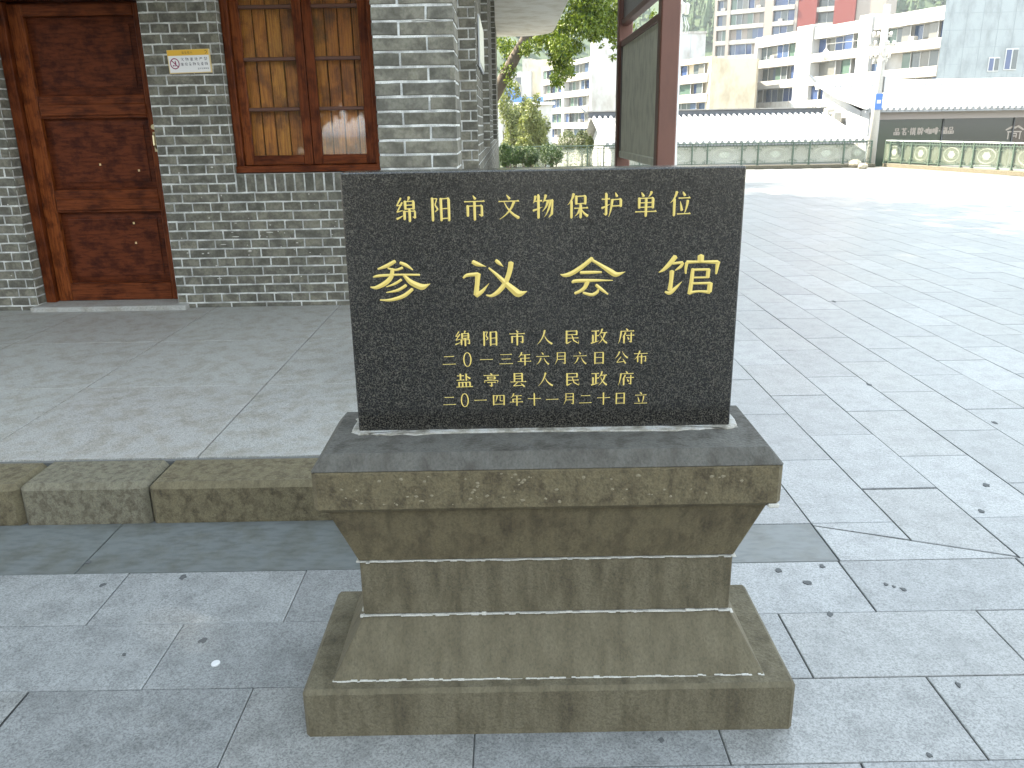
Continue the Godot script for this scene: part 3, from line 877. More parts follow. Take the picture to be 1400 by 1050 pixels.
# courses of English bond over the face u0..u1 (along the wall), holes = [u0, u1, y0, y1]
func lay_face(parent: Node, origin: Vector3, turn: float, u0: float, u1: float, y0: float, y1: float, holes: Array, single: Callable, phase := 0) -> void:
	var ax := Basis(Vector3.UP, turn) * Vector3.RIGHT
	var k := 0
	var y := y0
	while y < y1:
		var stretch := (k + phase) % 2 == 0
		var pitch := 0.25 if stretch else 0.125
		var spans := [[u0, u1]]
		for hole in holes:
			if y + 0.03 > hole[2] and y + 0.03 < hole[3]:
				var cut := []
				for s in spans:
					if hole[1] <= s[0] or hole[0] >= s[1]:
						cut.append(s)
					else:
						if hole[0] > s[0]:
							cut.append([s[0], hole[0]])
						if hole[1] < s[1]:
							cut.append([hole[1], s[1]])
				spans = cut
		for s in spans:
			var n: float = floor((s[0] - u0) / pitch)
			var a: float = u0 + n * pitch + (0.0 if stretch else -0.0625)
			while a < s[1] - 0.01:
				var l: float = maxf(a, s[0])
				var r: float = minf(a + pitch, s[1])
				if r - l > 0.03:
					var p := origin + ax * ((l + r) / 2) + Vector3(0, y + COURSE / 2, 0)
					lay_brick(parent, p, turn, r - l - 0.0105, COURSE - 0.0105, single.call(p))
				a += pitch
		y += COURSE
		k += 1

func flush_bricks(parent: Node) -> void:
	for mi in 5:
		var b: MB = loose[mi]
		if b.v.size():
			b.xf = Transform3D()
			var o := part("distant_bricks", b.mesh(M.bricks[mi]), parent)
			o.set_meta("kind", "stuff")
	loose = []
	for mi in 5:
		loose.append(MB.new())

func seen_on_wall(p: Vector3) -> bool:
	var s := to_px(p)
	if s.x < -12 or s.x > 690 or s.y < -10:
		return false
	if s.x > 470 and s.y > 240:
		return false
	if s.x > 512 and s.x < 622 and p.z < -5:
		return false
	return true

func build_hall() -> void:
	loose = []
	for mi in 5:
		loose.append(MB.new())
	var hall := thing("brick_hall", "grey brick hall with red-brown wooden door, window and corner porch pier", "building", Vector3.ZERO)
	var F := -5.78
	var right := -0.195
	var top := 3.15
	var d0 := -3.37
	var d1 := -2.375
	var w0 := -1.865
	var w1 := -0.86
	var wy0 := 1.075
	var core := MB.new()
	var c := 0.004
	# mortar core round the two openings
	core.box(Vector3(-9, 0.05, F - 0.26), Vector3(d0 - c, top, F - c))
	core.box(Vector3(d0 - c, 2.19, F - 0.26), Vector3(d1 + c, top, F - c))
	core.box(Vector3(d1 + c, 0.05, F - 0.26), Vector3(w0 - c, top, F - c))
	core.box(Vector3(w0 - c, 0.05, F - 0.26), Vector3(w1 + c, wy0 - c, F - c))
	core.box(Vector3(w0 - c, 2.55, F - 0.26), Vector3(w1 + c, top, F - c))
	core.box(Vector3(w1 + c, 0.05, F - 0.26), Vector3(right - c, top, F - c))
	var wall := part("front_wall", core.mesh(M.mortar), hall)
	var sill_top := wy0
	var holes := [[d0, d1, -1.0, 2.19], [w0, w1, 0.95, 2.55]]
	lay_face(wall, Vector3(0, 0, F), 0, -3.995, right, 0.122, 2.55, holes, seen_on_wall)
	lay_face(wall, Vector3(0, 0, F), 0, -8.9, -4.0, 0.155, top, [], func(_p): return false)
	# the jambs of the openings, one brick deep
	var y := 0.122
	while y < 2.5:
		for e in [[d0, -PI / 2 * -1, 2.19, 0.155], [w0, PI / 2, 2.55, wy0]]:
			if y < e[2] - 0.03 and y > e[3] - 0.03:
				lay_brick(wall, Vector3(e[0], y + COURSE / 2, F - 0.068), PI / 2, 0.115, COURSE - 0.0105, true)
		y += COURSE
	# bricks on edge under the window
	var x := w0 + 0.001
	while x < w1 - 0.03:
		var p := Vector3(x + 0.033, 1.0115, F)
		lay_brick(wall, p, 0, 0.056, 0.117, seen_on_wall(p))
		x += 0.067
	flush_bricks(wall)
	# side wall running away from us
	var side := bpart("side_wall", Vector3(right - 0.26, 0.05, -18.0), Vector3(right - c, top, F - 0.262), M.mortar, hall)
	var shift := side.position
	lay_face(side, Vector3(right, 0, F) - shift, PI / 2, 0.0, 12.2, 0.155, top, [], func(_p): return false, 1)
	flush_bricks(side)
	# flecks and smears of lime left on the bricks
	var fk := MB.new()
	for i in 130:
		var fx := rng.randf_range(-3.9, -0.7)
		var fy := rng.randf_range(0.2, 2.2)
		if i < 55:
			fx = rng.randf_range(-2.3, -1.0)
			fy = rng.randf_range(0.35, 1.0)
		if (fx > d0 - 0.03 and fx < d1 + 0.03) or (fx > w0 - 0.03 and fx < w1 + 0.03 and fy > 0.94):
			continue
		var fw := rng.randf_range(0.003, 0.012)
		var fh := rng.randf_range(0.003, 0.008)
		if i % 9 == 0:
			fw *= 3.0
		var ring := []
		for t in 8:
			ring.append(Vector3(fx + cos(TAU * t / 8) * fw * rng.randf_range(0.5, 1.1), fy + sin(TAU * t / 8) * fh * rng.randf_range(0.5, 1.1), F + 0.0006))
		for t in 8:
			fk.tri(Vector3(fx, fy, F + 0.0030), ring[t], ring[(t + 1) % 8], Vector3(fx, fy, F - 1))
	part("lime_flecks", fk.mesh(M.lime), wall).set_meta("kind", "stuff")
	# back and left walls close the hall
	bpart("back_wall", Vector3(-9, 0.05, -18.0), Vector3(right - 0.265, top, -17.75), M.mortar, hall)
	bpart("left_wall", Vector3(-9.25, 0.05, -18.0), Vector3(-9.005, top, F - 0.01), M.mortar, hall)
	# brick surrounds standing proud of the side wall
	for zz in [-7.0, -11.6]:
		for e in [zz]:
			var s := bpart("window_surround", Vector3(right - 0.1, 1.19, e - 0.12), Vector3(right + 0.048, 2.95, e - 0.004), M.mortar, hall)
			var yy := 1.19
			while yy < 2.9:
				lay_brick(s, Vector3(right + 0.0245, yy + COURSE / 2, e) - s.position, 0, 0.052, COURSE - 0.0105, false)
				lay_brick(s, Vector3(right + 0.051, yy + COURSE / 2, e - 0.06) - s.position, PI / 2, 0.115, COURSE - 0.0105, false)
				yy += COURSE
			flush_bricks(s)
	# porch piers
	for px in [[-0.599, true], [-4.45, false]]:
		var pier_x: float = px[0]
		var pier := bpart("porch_pier", Vector3(pier_x + c, 0.155, -3.96 - 0.361), Vector3(pier_x + 0.365 - c, 2.75, -3.96 - c), M.mortar, hall)
		y = 0.155
		var kk := 0
		while y < 2.74:
			var a := 0.24 if kk % 2 == 0 else 0.115
			var p1 := Vector3(pier_x + a / 2, y + COURSE / 2, -3.96)
			var p2 := Vector3(pier_x + a + 0.01 + (0.355 - a) / 2, y + COURSE / 2, -3.96)
			var vis: bool = px[1] and y > 1.12 and y < 2.0
			lay_brick(pier, p1 - pier.position, 0, a, COURSE - 0.0105, vis)
			lay_brick(pier, p2 - pier.position, 0, 0.355 - a, COURSE - 0.0105, vis)
			a = 0.355 - a
			lay_brick(pier, Vector3(pier_x + 0.365, y + COURSE / 2, -3.96 - a / 2) - pier.position, PI / 2, a, COURSE - 0.0105, vis)
			lay_brick(pier, Vector3(pier_x + 0.365, y + COURSE / 2, -3.96 - a - 0.01 - (0.355 - a) / 2) - pier.position, PI / 2, 0.355 - a, COURSE - 0.0105, vis)
			y += COURSE
			kk += 1
		flush_bricks(pier)
	var ck := MB.new()
	for i in 16:
		var cp := at(564 + i * 2.1, 27 + rng.randf_range(-0.5, 0.5), -3.9585)
		ck.box(cp - Vector3(0.004, 0.0022 * rng.randf_range(0.3, 1.0), 0.003), cp + Vector3(0.004, 0.0022, 0.0012 + rng.randf() * 0.0006))
	part("chalk_mark", ck.mesh(M.lime), hall).set_meta("kind", "stuff")
	bpart("porch_beam", Vector3(-9, 2.752, -4.3), Vector3(-0.25, 3.148, -3.98), M.concrete, hall)
	# eave slab with a rounded far corner, hipped roof above
	var eave := []
	eave.append(Vector2(-9.8, -3.75))
	eave.append(Vector2(0.95, -3.75))
	for t in 9:
		var q := PI / 2 * t / 8.0
		eave.append(Vector2(0.35 + 0.6 * cos(q), -17.6 - 1.0 * sin(q)))
	eave.append(Vector2(-9.8, -18.6))
	var eb := MB.new()
	eb.prism(eave, 3.152, 3.30)
	var roof := part("roof", eb.mesh(M.soffit), hall)
	var hip := MB.new()
	var A := [Vector3(-9.8, 3.302, -3.8), Vector3(0.9, 3.302, -3.8), Vector3(0.9, 3.302, -18.4), Vector3(-9.8, 3.302, -18.4)]
	var r0 := Vector3(-4.5, 5.6, -7.6)
	var r1 := Vector3(-4.5, 5.6, -13.7)
	var rm := Vector3(-4.5, 3.5, -10.6)
	hip.tri(A[0], A[1], r0, rm)
	hip.tri(A[2], A[3], r1, rm)
	hip.quad(A[1], A[2], r1, r0, rm)
	hip.quad(A[3], A[0], r0, r1, rm)
	part("tiled_roof", hip.mesh(M.tile_grey), roof)

	# door: frame, leaf of stiles, rails and three sunk panels
	var dz := -5.93
	var door := bpart("door", Vector3(d0 - 0.05, 0.2, dz - 0.075), Vector3(d1 + 0.05, 2.188, dz - 0.045), M.wood_panel, hall)
	var ds := door.position
	var dbox := func(nm: String, lo: Vector3, hi: Vector3, m: Material, ch: float):
		bpart(nm, lo - ds, hi - ds, m, door, ch)
	dbox.call("frame_post", Vector3(d0 + 0.002, 0.157, dz - 0.03), Vector3(-3.302, 2.188, dz + 0.045), M.wood_v, 0.004)
	dbox.call("frame_post", Vector3(-2.398, 0.157, dz - 0.03), Vector3(d1 - 0.002, 2.188, dz + 0.045), M.wood_v, 0.004)
	dbox.call("stile", Vector3(-3.298, 0.187, dz - 0.043), Vector3(-3.20, 2.172, dz), M.wood_orange, 0.004)
	dbox.call("stile", Vector3(-2.468, 0.187, dz - 0.043), Vector3(-2.402, 2.172, dz), M.wood_v, 0.004)
	for r in [[2.097, 2.172], [1.452, 1.60], [0.818, 0.975], [0.187, 0.312]]:
		dbox.call("rail", Vector3(-3.199, r[0], dz - 0.043), Vector3(-2.469, r[1], dz - 0.002), M.wood_h, 0.004)
	for r in [[1.468, 1.545], [0.835, 0.915]]:
		dbox.call("rail_moulding", Vector3(-3.19, r[0], dz - 0.001), Vector3(-2.462, r[1], dz + 0.012), M.wood_h, 0.006)
	for r in [[1.60, 2.097], [0.975, 1.452], [0.312, 0.818]]:
		var pb := MB.new()
		var lo := Vector3(-3.20, r[0], 0)
		var hi := Vector3(-2.468, r[1], 0)
		var oz := dz - 0.043
		var i1 := 0.05
		var f := [lo, Vector3(hi.x, lo.y, 0), hi, Vector3(lo.x, hi.y, 0)]
		var g := [lo + Vector3(i1, i1, 0), Vector3(hi.x - i1, lo.y + i1, 0), hi - Vector3(i1, i1, 0), Vector3(lo.x + i1, hi.y - i1, 0)]
		var ctr := Vector3((lo.x + hi.x) / 2, (lo.y + hi.y) / 2, oz - 1) - ds
		for s in 4:
			var s2 := (s + 1) % 4
			pb.quad(f[s] + Vector3(0, 0, oz) - ds, f[s2] + Vector3(0, 0, oz) - ds, g[s2] + Vector3(0, 0, oz + 0.004) - ds, g[s] + Vector3(0, 0, oz + 0.004) - ds, ctr)
			pb.quad(g[s] + Vector3(0, 0, oz + 0.004) - ds, g[s2] + Vector3(0, 0, oz + 0.004) - ds, g[s2] + Vector3(0, 0, oz + 0.014) - ds, g[s] + Vector3(0, 0, oz + 0.014) - ds, ctr)
		pb.quad(g[0] + Vector3(0, 0, oz + 0.014) - ds, g[1] + Vector3(0, 0, oz + 0.014) - ds, g[2] + Vector3(0, 0, oz + 0.014) - ds, g[3] + Vector3(0, 0, oz + 0.014) - ds, ctr)
		part("door_panel", pb.mesh(M.wood_panel), door)
	var lk := MB.new()
	lk.tube([Vector3(-2.432, 1.388, dz - 0.005) - ds, Vector3(-2.432, 1.388, dz + 0.012) - ds], [0.019, 0.016], 14)
	part("lock", lk.mesh(M.brass), door)
	var hd := MB.new()
	hd.tube([Vector3(-2.432, 1.345, dz) - ds, Vector3(-2.430, 1.33, dz + 0.03) - ds, Vector3(-2.430, 1.27, dz + 0.034) - ds, Vector3(-2.432, 1.245, dz) - ds], [0.007, 0.009, 0.009, 0.007], 8)
	hd.box(Vector3(-2.445, 1.225, dz - 0.001) - ds, Vector3(-2.419, 1.355, dz + 0.004) - ds)
	part("handle", hd.mesh(M.brass), door)
	for q in [[137, 225], [190, 233], [183, 305], [186, 332]]:
		var s: Vector3 = at(q[0], q[1], dz - 0.028)
		dbox.call("paint_chip", s - Vector3(0.006, 0.007, 0.001), s + Vector3(0.006, 0.007, 0.0015), M.sign_cream, 0.0)
	bpart("door_step", Vector3(d0 - 0.02, 0.12, -6.0), Vector3(d1 + 0.08, 0.186, -5.70), M.porch[1], hall, 0.006)
	bpart("door_lintel", Vector3(d0 + 0.001, 2.1885, -6.0), Vector3(d1 - 0.001, 2.33, F + 0.012), M.wood_panel, hall)

	# window: frame, two casements of small panes, plank shutters closed behind the glass
	var wz := -5.87
	var win := bpart("window", Vector3(w0 - 0.03, wy0, wz - 0.16), Vector3(w1 + 0.03, 2.6, wz - 0.13), M.wood_panel, hall)
	var ws := win.position
	var wbox := func(nm: String, lo: Vector3, hi: Vector3, m: Material, ch: float):
		bpart(nm, lo - ws, hi - ws, m, win, ch)
	wbox.call("frame_post", Vector3(w0 + 0.001, wy0, wz - 0.06), Vector3(w0 + 0.05, 2.549, wz + 0.03), M.wood_v, 0.004)
	wbox.call("frame_post", Vector3(w1 - 0.05, wy0, wz - 0.06), Vector3(w1 - 0.001, 2.549, wz + 0.03), M.wood_v, 0.004)
	wbox.call("sill_rail", Vector3(w0 - 0.004, wy0 + 0.001, wz - 0.06), Vector3(w1 + 0.004, wy0 + 0.046, wz + 0.05), M.wood_h, 0.004)
	wbox.call("head_rail", Vector3(w0 + 0.051, 2.50, wz - 0.06), Vector3(w1 - 0.051, 2.549, wz + 0.03), M.wood_h, 0.004)
	for cs in [[w0 + 0.052, -1.343], [-1.337, w1 - 0.052]]:
		var a: float = cs[0]
		var b: float = cs[1]
		wbox.call("casement_stile", Vector3(a, wy0 + 0.05, wz - 0.04), Vector3(a + 0.06, 2.498, wz), M.wood_orange if a < -1.5 else M.wood_v, 0.003)
		wbox.call("casement_stile", Vector3(b - 0.06, wy0 + 0.05, wz - 0.04), Vector3(b, 2.498, wz), M.wood_v, 0.003)
		wbox.call("casement_rail", Vector3(a + 0.061, wy0 + 0.05, wz - 0.04), Vector3(b - 0.061, 1.187, wz - 0.001), M.wood_h, 0.003)
		var prev := 1.187
		for my in [1.488, 1.806, 2.126, 2.44]:
			wbox.call("glass_pane", Vector3(a + 0.055, prev + 0.002, wz - 0.024), Vector3(b - 0.055, my - 0.002, wz - 0.02), M.glass, 0.0)
			wbox.call("muntin", Vector3(a + 0.061, my - 0.012, wz - 0.036), Vector3(b - 0.061, my + 0.012, wz - 0.004), M.muntin, 0.004)
			prev = my
		var px2: float = a + 0.035
		var n := 0
		while px2 < b - 0.04:
			var pw := 0.096 if n % 4 != 1 else 0.088
			wbox.call("shutter_plank", Vector3(px2, wy0 + 0.04, wz - 0.085 + rng.randf_range(-0.003, 0.003)), Vector3(minf(px2 + pw - 0.007, b - 0.03), 2.52, wz - 0.068 + rng.randf_range(-0.003, 0.003)), M.planks[rng.randi() % 3], 0.003)
			px2 += pw
			n += 1
	var plq := thing("wall_plaque", "pale green plaque fixed flat to the receding side wall of the brick hall", "plaque", Vector3(right + 0.004, 1.9, -6.5))
	bpart("plate", Vector3(0.002, -0.13, -0.45), Vector3(0.016, 0.16, 0.45), M.board_panel, plq, 0.002)
	bpart("plate_border", Vector3(0.0005, -0.15, -0.47), Vector3(0.010, 0.18, 0.47), M.frame_white, plq)


# ---------------------------------------------------------------- the monument
func build_monument() -> void:
	var cx := 0.073
	var cz := -1.802
	var mon := thing("stone_monument", "weathered sandstone pedestal carrying a black granite slab with gold Chinese inscription", "monument", Vector3(cx, 0, cz))
	var b := MB.new()
	b.cbox(Vector3(-0.567, -0.01, -0.218), Vector3(0.567, 0.123, 0.218), 0.009)
	part("base_block", b.mesh(M.sandstone), mon)
	b = MB.new()
	b.hull(Vector3(-0.503, 0.120, -0.182), Vector3(0.503, 0.236, 0.182), Vector3(-0.441, 0, -0.092), Vector3(0.441, 0, 0.092), 0.003)
	part("sloped_foot", b.mesh(M.sandstone), mon)
	b = MB.new()
	b.cbox(Vector3(-0.4375, 0.2405, -0.089), Vector3(0.4375, 0.381, 0.089), 0.003)
	part("neck_block", b.mesh(M.sandstone), mon)
	b = MB.new()
	b.hull(Vector3(-0.44, 0.385, -0.09), Vector3(0.44, 0.546, 0.09), Vector3(-0.492, 0, -0.142), Vector3(0.492, 0, 0.142), 0.003)
	part("flared_block", b.mesh(M.sandstone2), mon)
	b = MB.new()
	# cap: upright face, then a chamfer to the top
	b.cbox(Vector3(-0.513, 0.543, -0.165), Vector3(0.513, 0.650, 0.165), 0.011)
	part("cap_block", b.mesh(M.sandstone2), mon)
	b = MB.new()
	b.hull(Vector3(-0.5125, 0.640, -0.1645), Vector3(0.5125, 0.676, 0.1645), Vector3(-0.490, 0, -0.142), Vector3(0.490, 0, 0.142), 0.004)
	part("cap_top", b.mesh(M.sandstone_grey), mon)
	# lime mortar squeezed out of the joints in ragged runs
	for j in [[0.2385, 0.4395, 0.0905, 0.0036], [0.383, 0.4395, 0.0905, 0.0026], [0.1235, 0.503, 0.1825, 0.0026]]:
		b = MB.new()
		var x: float = -j[1]
		while x < j[1]:
			var w := rng.randf_range(0.006, 0.02)
			if w > 0:
				var h: float = j[3] * (0.12 + 0.62 * pow(rng.randf(), 1.6))
				if rng.randf() < 0.06:
					h *= 1.8
				var o := rng.randf_range(-0.0015, 0.0015)
				b.cbox(Vector3(x, j[0] - h + o, j[2] - 0.01), Vector3(minf(x + w + 0.001, j[1]), j[0] + h + o, j[2] + rng.randf_range(0.0012, 0.004)), 0.0012)
			x += w
		for s in [-1, 1]:
			var zz: float = -j[2]
			while zz < j[2]:
				var w2 := rng.randf_range(0.006, 0.02)
				if j[0] > 0.2 and rng.randf() < 0.7:
					var h2: float = j[3] * rng.randf_range(0.25, 0.7)
					var e: float = j[1] + 0.002
					b.cbox(Vector3(s * e - 0.004, j[0] - h2, zz), Vector3(s * e + 0.003, j[0] + h2, zz + w2), 0.001)
				zz += w2
		part("mortar_joint", b.mesh(M.lime), mon)
	# mortar bed round the slab foot, uneven outline
	var ring := []
	for i in 64:
		var t := TAU * i / 64.0
		var sx := signf(cos(t)) * pow(absf(cos(t)), 0.25)
		var sz := signf(sin(t)) * pow(absf(sin(t)), 0.25)
		ring.append(Vector2(sx * (0.452 + rng.randf_range(-0.006, 0.006)), -0.035 + sz * (0.066 + rng.randf_range(-0.006, 0.007))))
	b = MB.new()
	b.prism(ring, 0.67, 0.6795, 0.002)
	part("mortar_bed", b.mesh(M.pad), mon)
	b = MB.new()
	b.cbox(Vector3(0.485, 0.541, 0.148), Vector3(0.509, 0.551, 0.1665), 0.002)
	part("chipped_edge", b.mesh(M.lime), mon)
	# specks of lichen and lime on the cap and the flare
	b = MB.new()
	for i in 60:
		var lx := rng.randf_range(-0.47, 0.47)
		var ly := rng.randf_range(0.56, 0.635)
		var lr := rng.randf_range(0.0015, 0.006)
		var rim := []
		for t in 7:
			rim.append(Vector3(lx + cos(TAU * t / 7) * lr * rng.randf_range(0.5, 1.2), ly + sin(TAU * t / 7) * lr * rng.randf_range(0.4, 0.9), 0.1651))
		for t in 7:
			b.tri(Vector3(lx, ly, 0.1664), rim[t], rim[(t + 1) % 7], Vector3(lx, ly, 0))
	part("lichen_specks", b.mesh(M.lichen), mon).set_meta("kind", "stuff")
	# the slab
	var slab_mid := Vector3(0.0005, 0.969, -0.0375)
	b = MB.new()
	b.cbox(Vector3(-0.4315, -0.293, -0.0445), Vector3(0.4315, 0.2935, 0.0445), 0.003)
	var slab := part("inscribed_slab", b.mesh(M.black_granite), mon, slab_mid)
	var face_z := cz + slab_mid.z + 0.0445
	var origin := Vector3(cx, 0, cz) + slab_mid
	var write := func(ch: String, px: float, py: float, w: float, h: float):
		var p: Vector3 = at(px, py, face_z) - origin
		p.z = 0.0445
		part("character", glyph(ch, w, h, M.gold, 0.3, 1.15), slab, p)
	var line1 := "绵阳市文物保护单位"
	for i in 9:
		write.call(line1[i], 555 + 46.9 * i, 286.5 - 1.02 * i, 0.046, 0.052)
	var line2 := "绵阳市人民政府"
	for i in 7:
		write.call(line2[i], 632.5 + 37.3 * i, 463 - 0.6 * i, 0.0365, 0.035)
	var line3 := "二〇一三年六月六日公布"
	var x3 := [614, 639, 665, 692, 717, 742, 766.5, 793, 819, 849, 876]
	for i in 11:
		write.call(line3[i], x3[i], 492 - 0.35 * i, 0.031, 0.031 if line3[i] != "〇" else 0.034)
	var line4 := "盐亭县人民政府"
	for i in 7:
		write.call(line4[i], 635 + 36.8 * i, 520.5 - 0.55 * i, 0.0365, 0.034)
	var line5 := "二〇一四年十一月二十日立"
	var x5 := [614.5, 635.5, 657, 682, 706, 730.5, 755, 778, 800.5, 825, 848, 876]
	for i in 12:
		write.call(line5[i], x5[i], 547.5 - 0.3 * i, 0.030, 0.030 if line5[i] != "〇" else 0.033)
	# the four large characters, brushed clerical strokes: x, y, width in tenths of a pixel from each corner
	var big := [
		[490, [[535, 290, 58, 420, 352, 64, 285, 400, 34], [430, 388, 34, 540, 412, 40, 640, 380, 46], [608, 312, 50, 690, 345, 60, 785, 412, 24], [215, 512, 28, 300, 495, 50, 560, 480, 38, 880, 482, 38], [495, 400, 66, 468, 515, 74, 380, 600, 78, 250, 662, 62, 168, 655, 24], [650, 480, 46, 740, 578, 84, 860, 640, 98, 930, 650, 92, 1030, 608, 8], [615, 550, 46, 520, 608, 46, 395, 652, 18], [680, 630, 52, 560, 700, 50, 390, 733, 20], [768, 685, 56, 640, 782, 66, 450, 840, 52, 295, 840, 24]]],
		[620, [[280, 298, 70, 350, 332, 72, 470, 365, 8], [140, 525, 36, 200, 485, 58, 350, 472, 66], [350, 470, 92, 340, 600, 78, 322, 770, 88], [322, 775, 80, 410, 715, 62, 510, 602, 10], [610, 278, 54, 650, 312, 62, 718, 368, 8], [826, 310, 88, 800, 450, 82, 735, 610, 80, 640, 722, 76, 540, 780, 52, 468, 768, 24], [508, 385, 32, 620, 480, 58, 740, 592, 82, 860, 695, 112, 940, 750, 112, 1058, 716, 10]]],
		[755, [[565, 250, 68, 430, 362, 74, 280, 458, 76, 180, 488, 62, 118, 475, 20], [562, 272, 48, 700, 352, 62, 830, 432, 88, 920, 476, 80, 1045, 438, 8], [405, 450, 54, 560, 446, 54, 705, 443, 38], [290, 590, 44, 340, 568, 60, 600, 560, 50, 872, 560, 16], [505, 580, 80, 470, 660, 66, 400, 715, 56, 330, 745, 50], [450, 735, 42, 570, 765, 56, 650, 728, 54, 662, 690, 36], [632, 625, 50, 700, 680, 60, 808, 757, 28]]],
		[890, [[332, 225, 82, 250, 332, 76, 170, 412, 54, 106, 446, 14], [300, 322, 44, 440, 305, 46], [445, 312, 46, 415, 365, 54, 340, 418, 22], [295, 430, 80, 292, 560, 68, 280, 700, 80], [215, 722, 36, 280, 738, 68, 360, 670, 56, 445, 578, 12], [695, 215, 104, 695, 295, 100], [500, 302, 60, 700, 298, 44, 940, 300, 66], [500, 312, 62, 490, 400, 46, 495, 465, 32], [945, 300, 74, 935, 400, 54, 930, 468, 36], [592, 400, 62, 585, 560, 68, 568, 752, 74], [590, 410, 44, 830, 405, 44], [815, 405, 70, 812, 520, 66], [600, 520, 34, 830, 516, 36], [600, 602, 40, 860, 597, 46], [856, 600, 84, 850, 722, 84], [560, 738, 58, 700, 715, 40, 860, 728, 62]]]]
	for g in big:
		var mid: Vector3 = at(g[0] + 55, 380, face_z)
		var sc := at(g[0] + 105, 380, face_z).distance_to(at(g[0] + 5, 380, face_z)) / 1050.0
		var ry: Vector3 = (at(g[0] + 105, 380, face_z) - at(g[0] + 5, 380, face_z)).normalized()
		b = MB.new()
		b.xf = Transform3D(Basis(ry, Vector3(-ry.y, ry.x, 0), Vector3(0, 0, 1)), Vector3.ZERO)
		for s in g[1]:
			var pts := []
			for i in range(0, s.size(), 3):
				pts.append(Vector3(s[i] - 577, s[i + 1] - 525, s[i + 2]))
			if pts.size() > 2:
				var c := Curve3D.new()
				for i in pts.size():
					var tan: Vector3 = (pts[min(i + 1, pts.size() - 1)] - pts[max(i - 1, 0)]) / 6.0
					c.add_point(pts[i], -tan, tan)
				var fine := []
				for i in (pts.size() - 1) * 4 + 1:
					fine.append(c.samplef(i / 4.0))
				pts = fine
			stroke(b, pts, sc, sc * 1.02, 0.3)
		var p := mid - origin
		p.z = 0.0445
		part("large_character", b.mesh(M.gold), slab, p)


# ---------------------------------------------------------------- notice board
func build_board() -> void:
	var x := 1.35
	var t := thing("notice_board", "large notice board on two red-brown posts standing on the plaza", "notice board", Vector3(x, 0, -8.5))
	bpart("post", Vector3(-0.075, 0, 1.03), Vector3(0.085, 3.3, 1.19), M.post_red, t, 0.01)
	bpart("post", Vector3(-0.075, 0, -1.70), Vector3(0.085, 3.3, -1.54), M.post_red, t, 0.01)
	for r in [[0.985, 1.06], [2.19, 2.26], [2.42, 2.48], [2.95, 3.03]]:
		bpart("rail", Vector3(-0.045, r[0], -1.539), Vector3(0.045, r[1], 1.029), M.post_red if r[0] > 1 else M.board_panel, t, 0.008)
	bpart("display_panel", Vector3(-0.03, 1.061, -1.538), Vector3(0.03, 2.189, 1.028), M.board_panel, t)
	var fr := MB.new()
	for z in [-1.537, 0.99]:
		fr.box(Vector3(-0.042, 1.0612, z), Vector3(-0.0305, 2.1888, z + 0.035))
	part("panel_frame", fr.mesh(M.board_panel2), t)
	bpart("title_panel", Vector3(-0.025, 2.481, -1.538), Vector3(0.025, 2.949, 1.028), M.board_panel2, t)


# ---------------------------------------------------------------- sign beside the door
func build_sign() -> void:
	var z := -5.764
	var a := at(227.5, 68, z)
	var b := at(289.5, 99.5, z)
	var mid := (a + b) / 2
	var w := (b.x - a.x) / 2
	var h := (a.y - b.y) / 2
	var t := thing("warning_sign", "small white and yellow warning sign on the brick wall between door and window", "sign", mid)
	t.rotation.z = deg_to_rad(1.0)
	bpart("plate", Vector3(-w, -h, -0.018), Vector3(w, h, 0), M.sign_cream, t, 0.001)
	bpart("white_field", Vector3(-w + 0.006, -h + 0.006, 0.0002), Vector3(w - 0.006, h - 0.037, 0.0008), M.sign_white, t)
	bpart("yellow_header", Vector3(-w + 0.002, h - 0.036, 0.0002), Vector3(w - 0.006, h - 0.002, 0.0008), M.sign_yellow, t)
	var ring := MB.new()
	var o := Vector3(-w + 0.043, -0.012, 0.0012)
	var pts := []
	for i in 29:
		var q := TAU * i / 28
		pts.append(Vector3(cos(q) * 0.028, -sin(q) * 0.031, 0.0065))
	ring.xf.origin = o
	stroke(ring, pts, 1, 1, 0.1)
	stroke(ring, [Vector3(-0.021, -0.021, 0.0065), Vector3(0.021, 0.021, 0.0065)], 1, 1, 0.14)
	stroke(ring, [Vector3(0.004, -0.016, 0.007), Vector3(0.006, -0.002, 0.008), Vector3(0.003, 0.016, 0.005)], 1, 1, 0.12)
	stroke(ring, [Vector3(-0.013, 0.012, 0.009), Vector3(-0.004, 0.012, 0.007)], 1, 1, 0.13)
	part("prohibition_mark", ring.mesh(M.ink_red), t)
	var put := func(text: String, x0: float, y: float, pitch: float, size: float, m: Material):
		for i in text.length():
			var k := part("character", glyph(text[i], size, size, m, 0.12, 1.25), t, Vector3(x0 + pitch * i, y, 0.001))
			k.rotation.z = 0
	put.call("文物重地严禁", -w + 0.095, 0.013, 0.0305, 0.0215, M.ink)
	put.call("堆放杂物及桌椅", -w + 0.091, -0.017, 0.0262, 0.0205, M.ink)
	put.call("盐亭县博物馆", w - 0.083, -0.046, 0.0125, 0.0105, M.ink)
	put.call("温馨提示", -0.035, h - 0.019, 0.0185, 0.0155, M.ink_brown)
	var em := MB.new()
	em.xf.origin = Vector3(w - 0.022, h - 0.019, 0.0012)
	stroke(em, [Vector3(-0.008, -0.006, 0.003), Vector3(0, -0.01, 0.004), Vector3(0.007, -0.002, 0.004), Vector3(0, 0.007, 0.004), Vector3(-0.007, 0.01, 0.003)], 1, 1, 0.12)
	part("emblem", em.mesh(M.ink_brown), t)


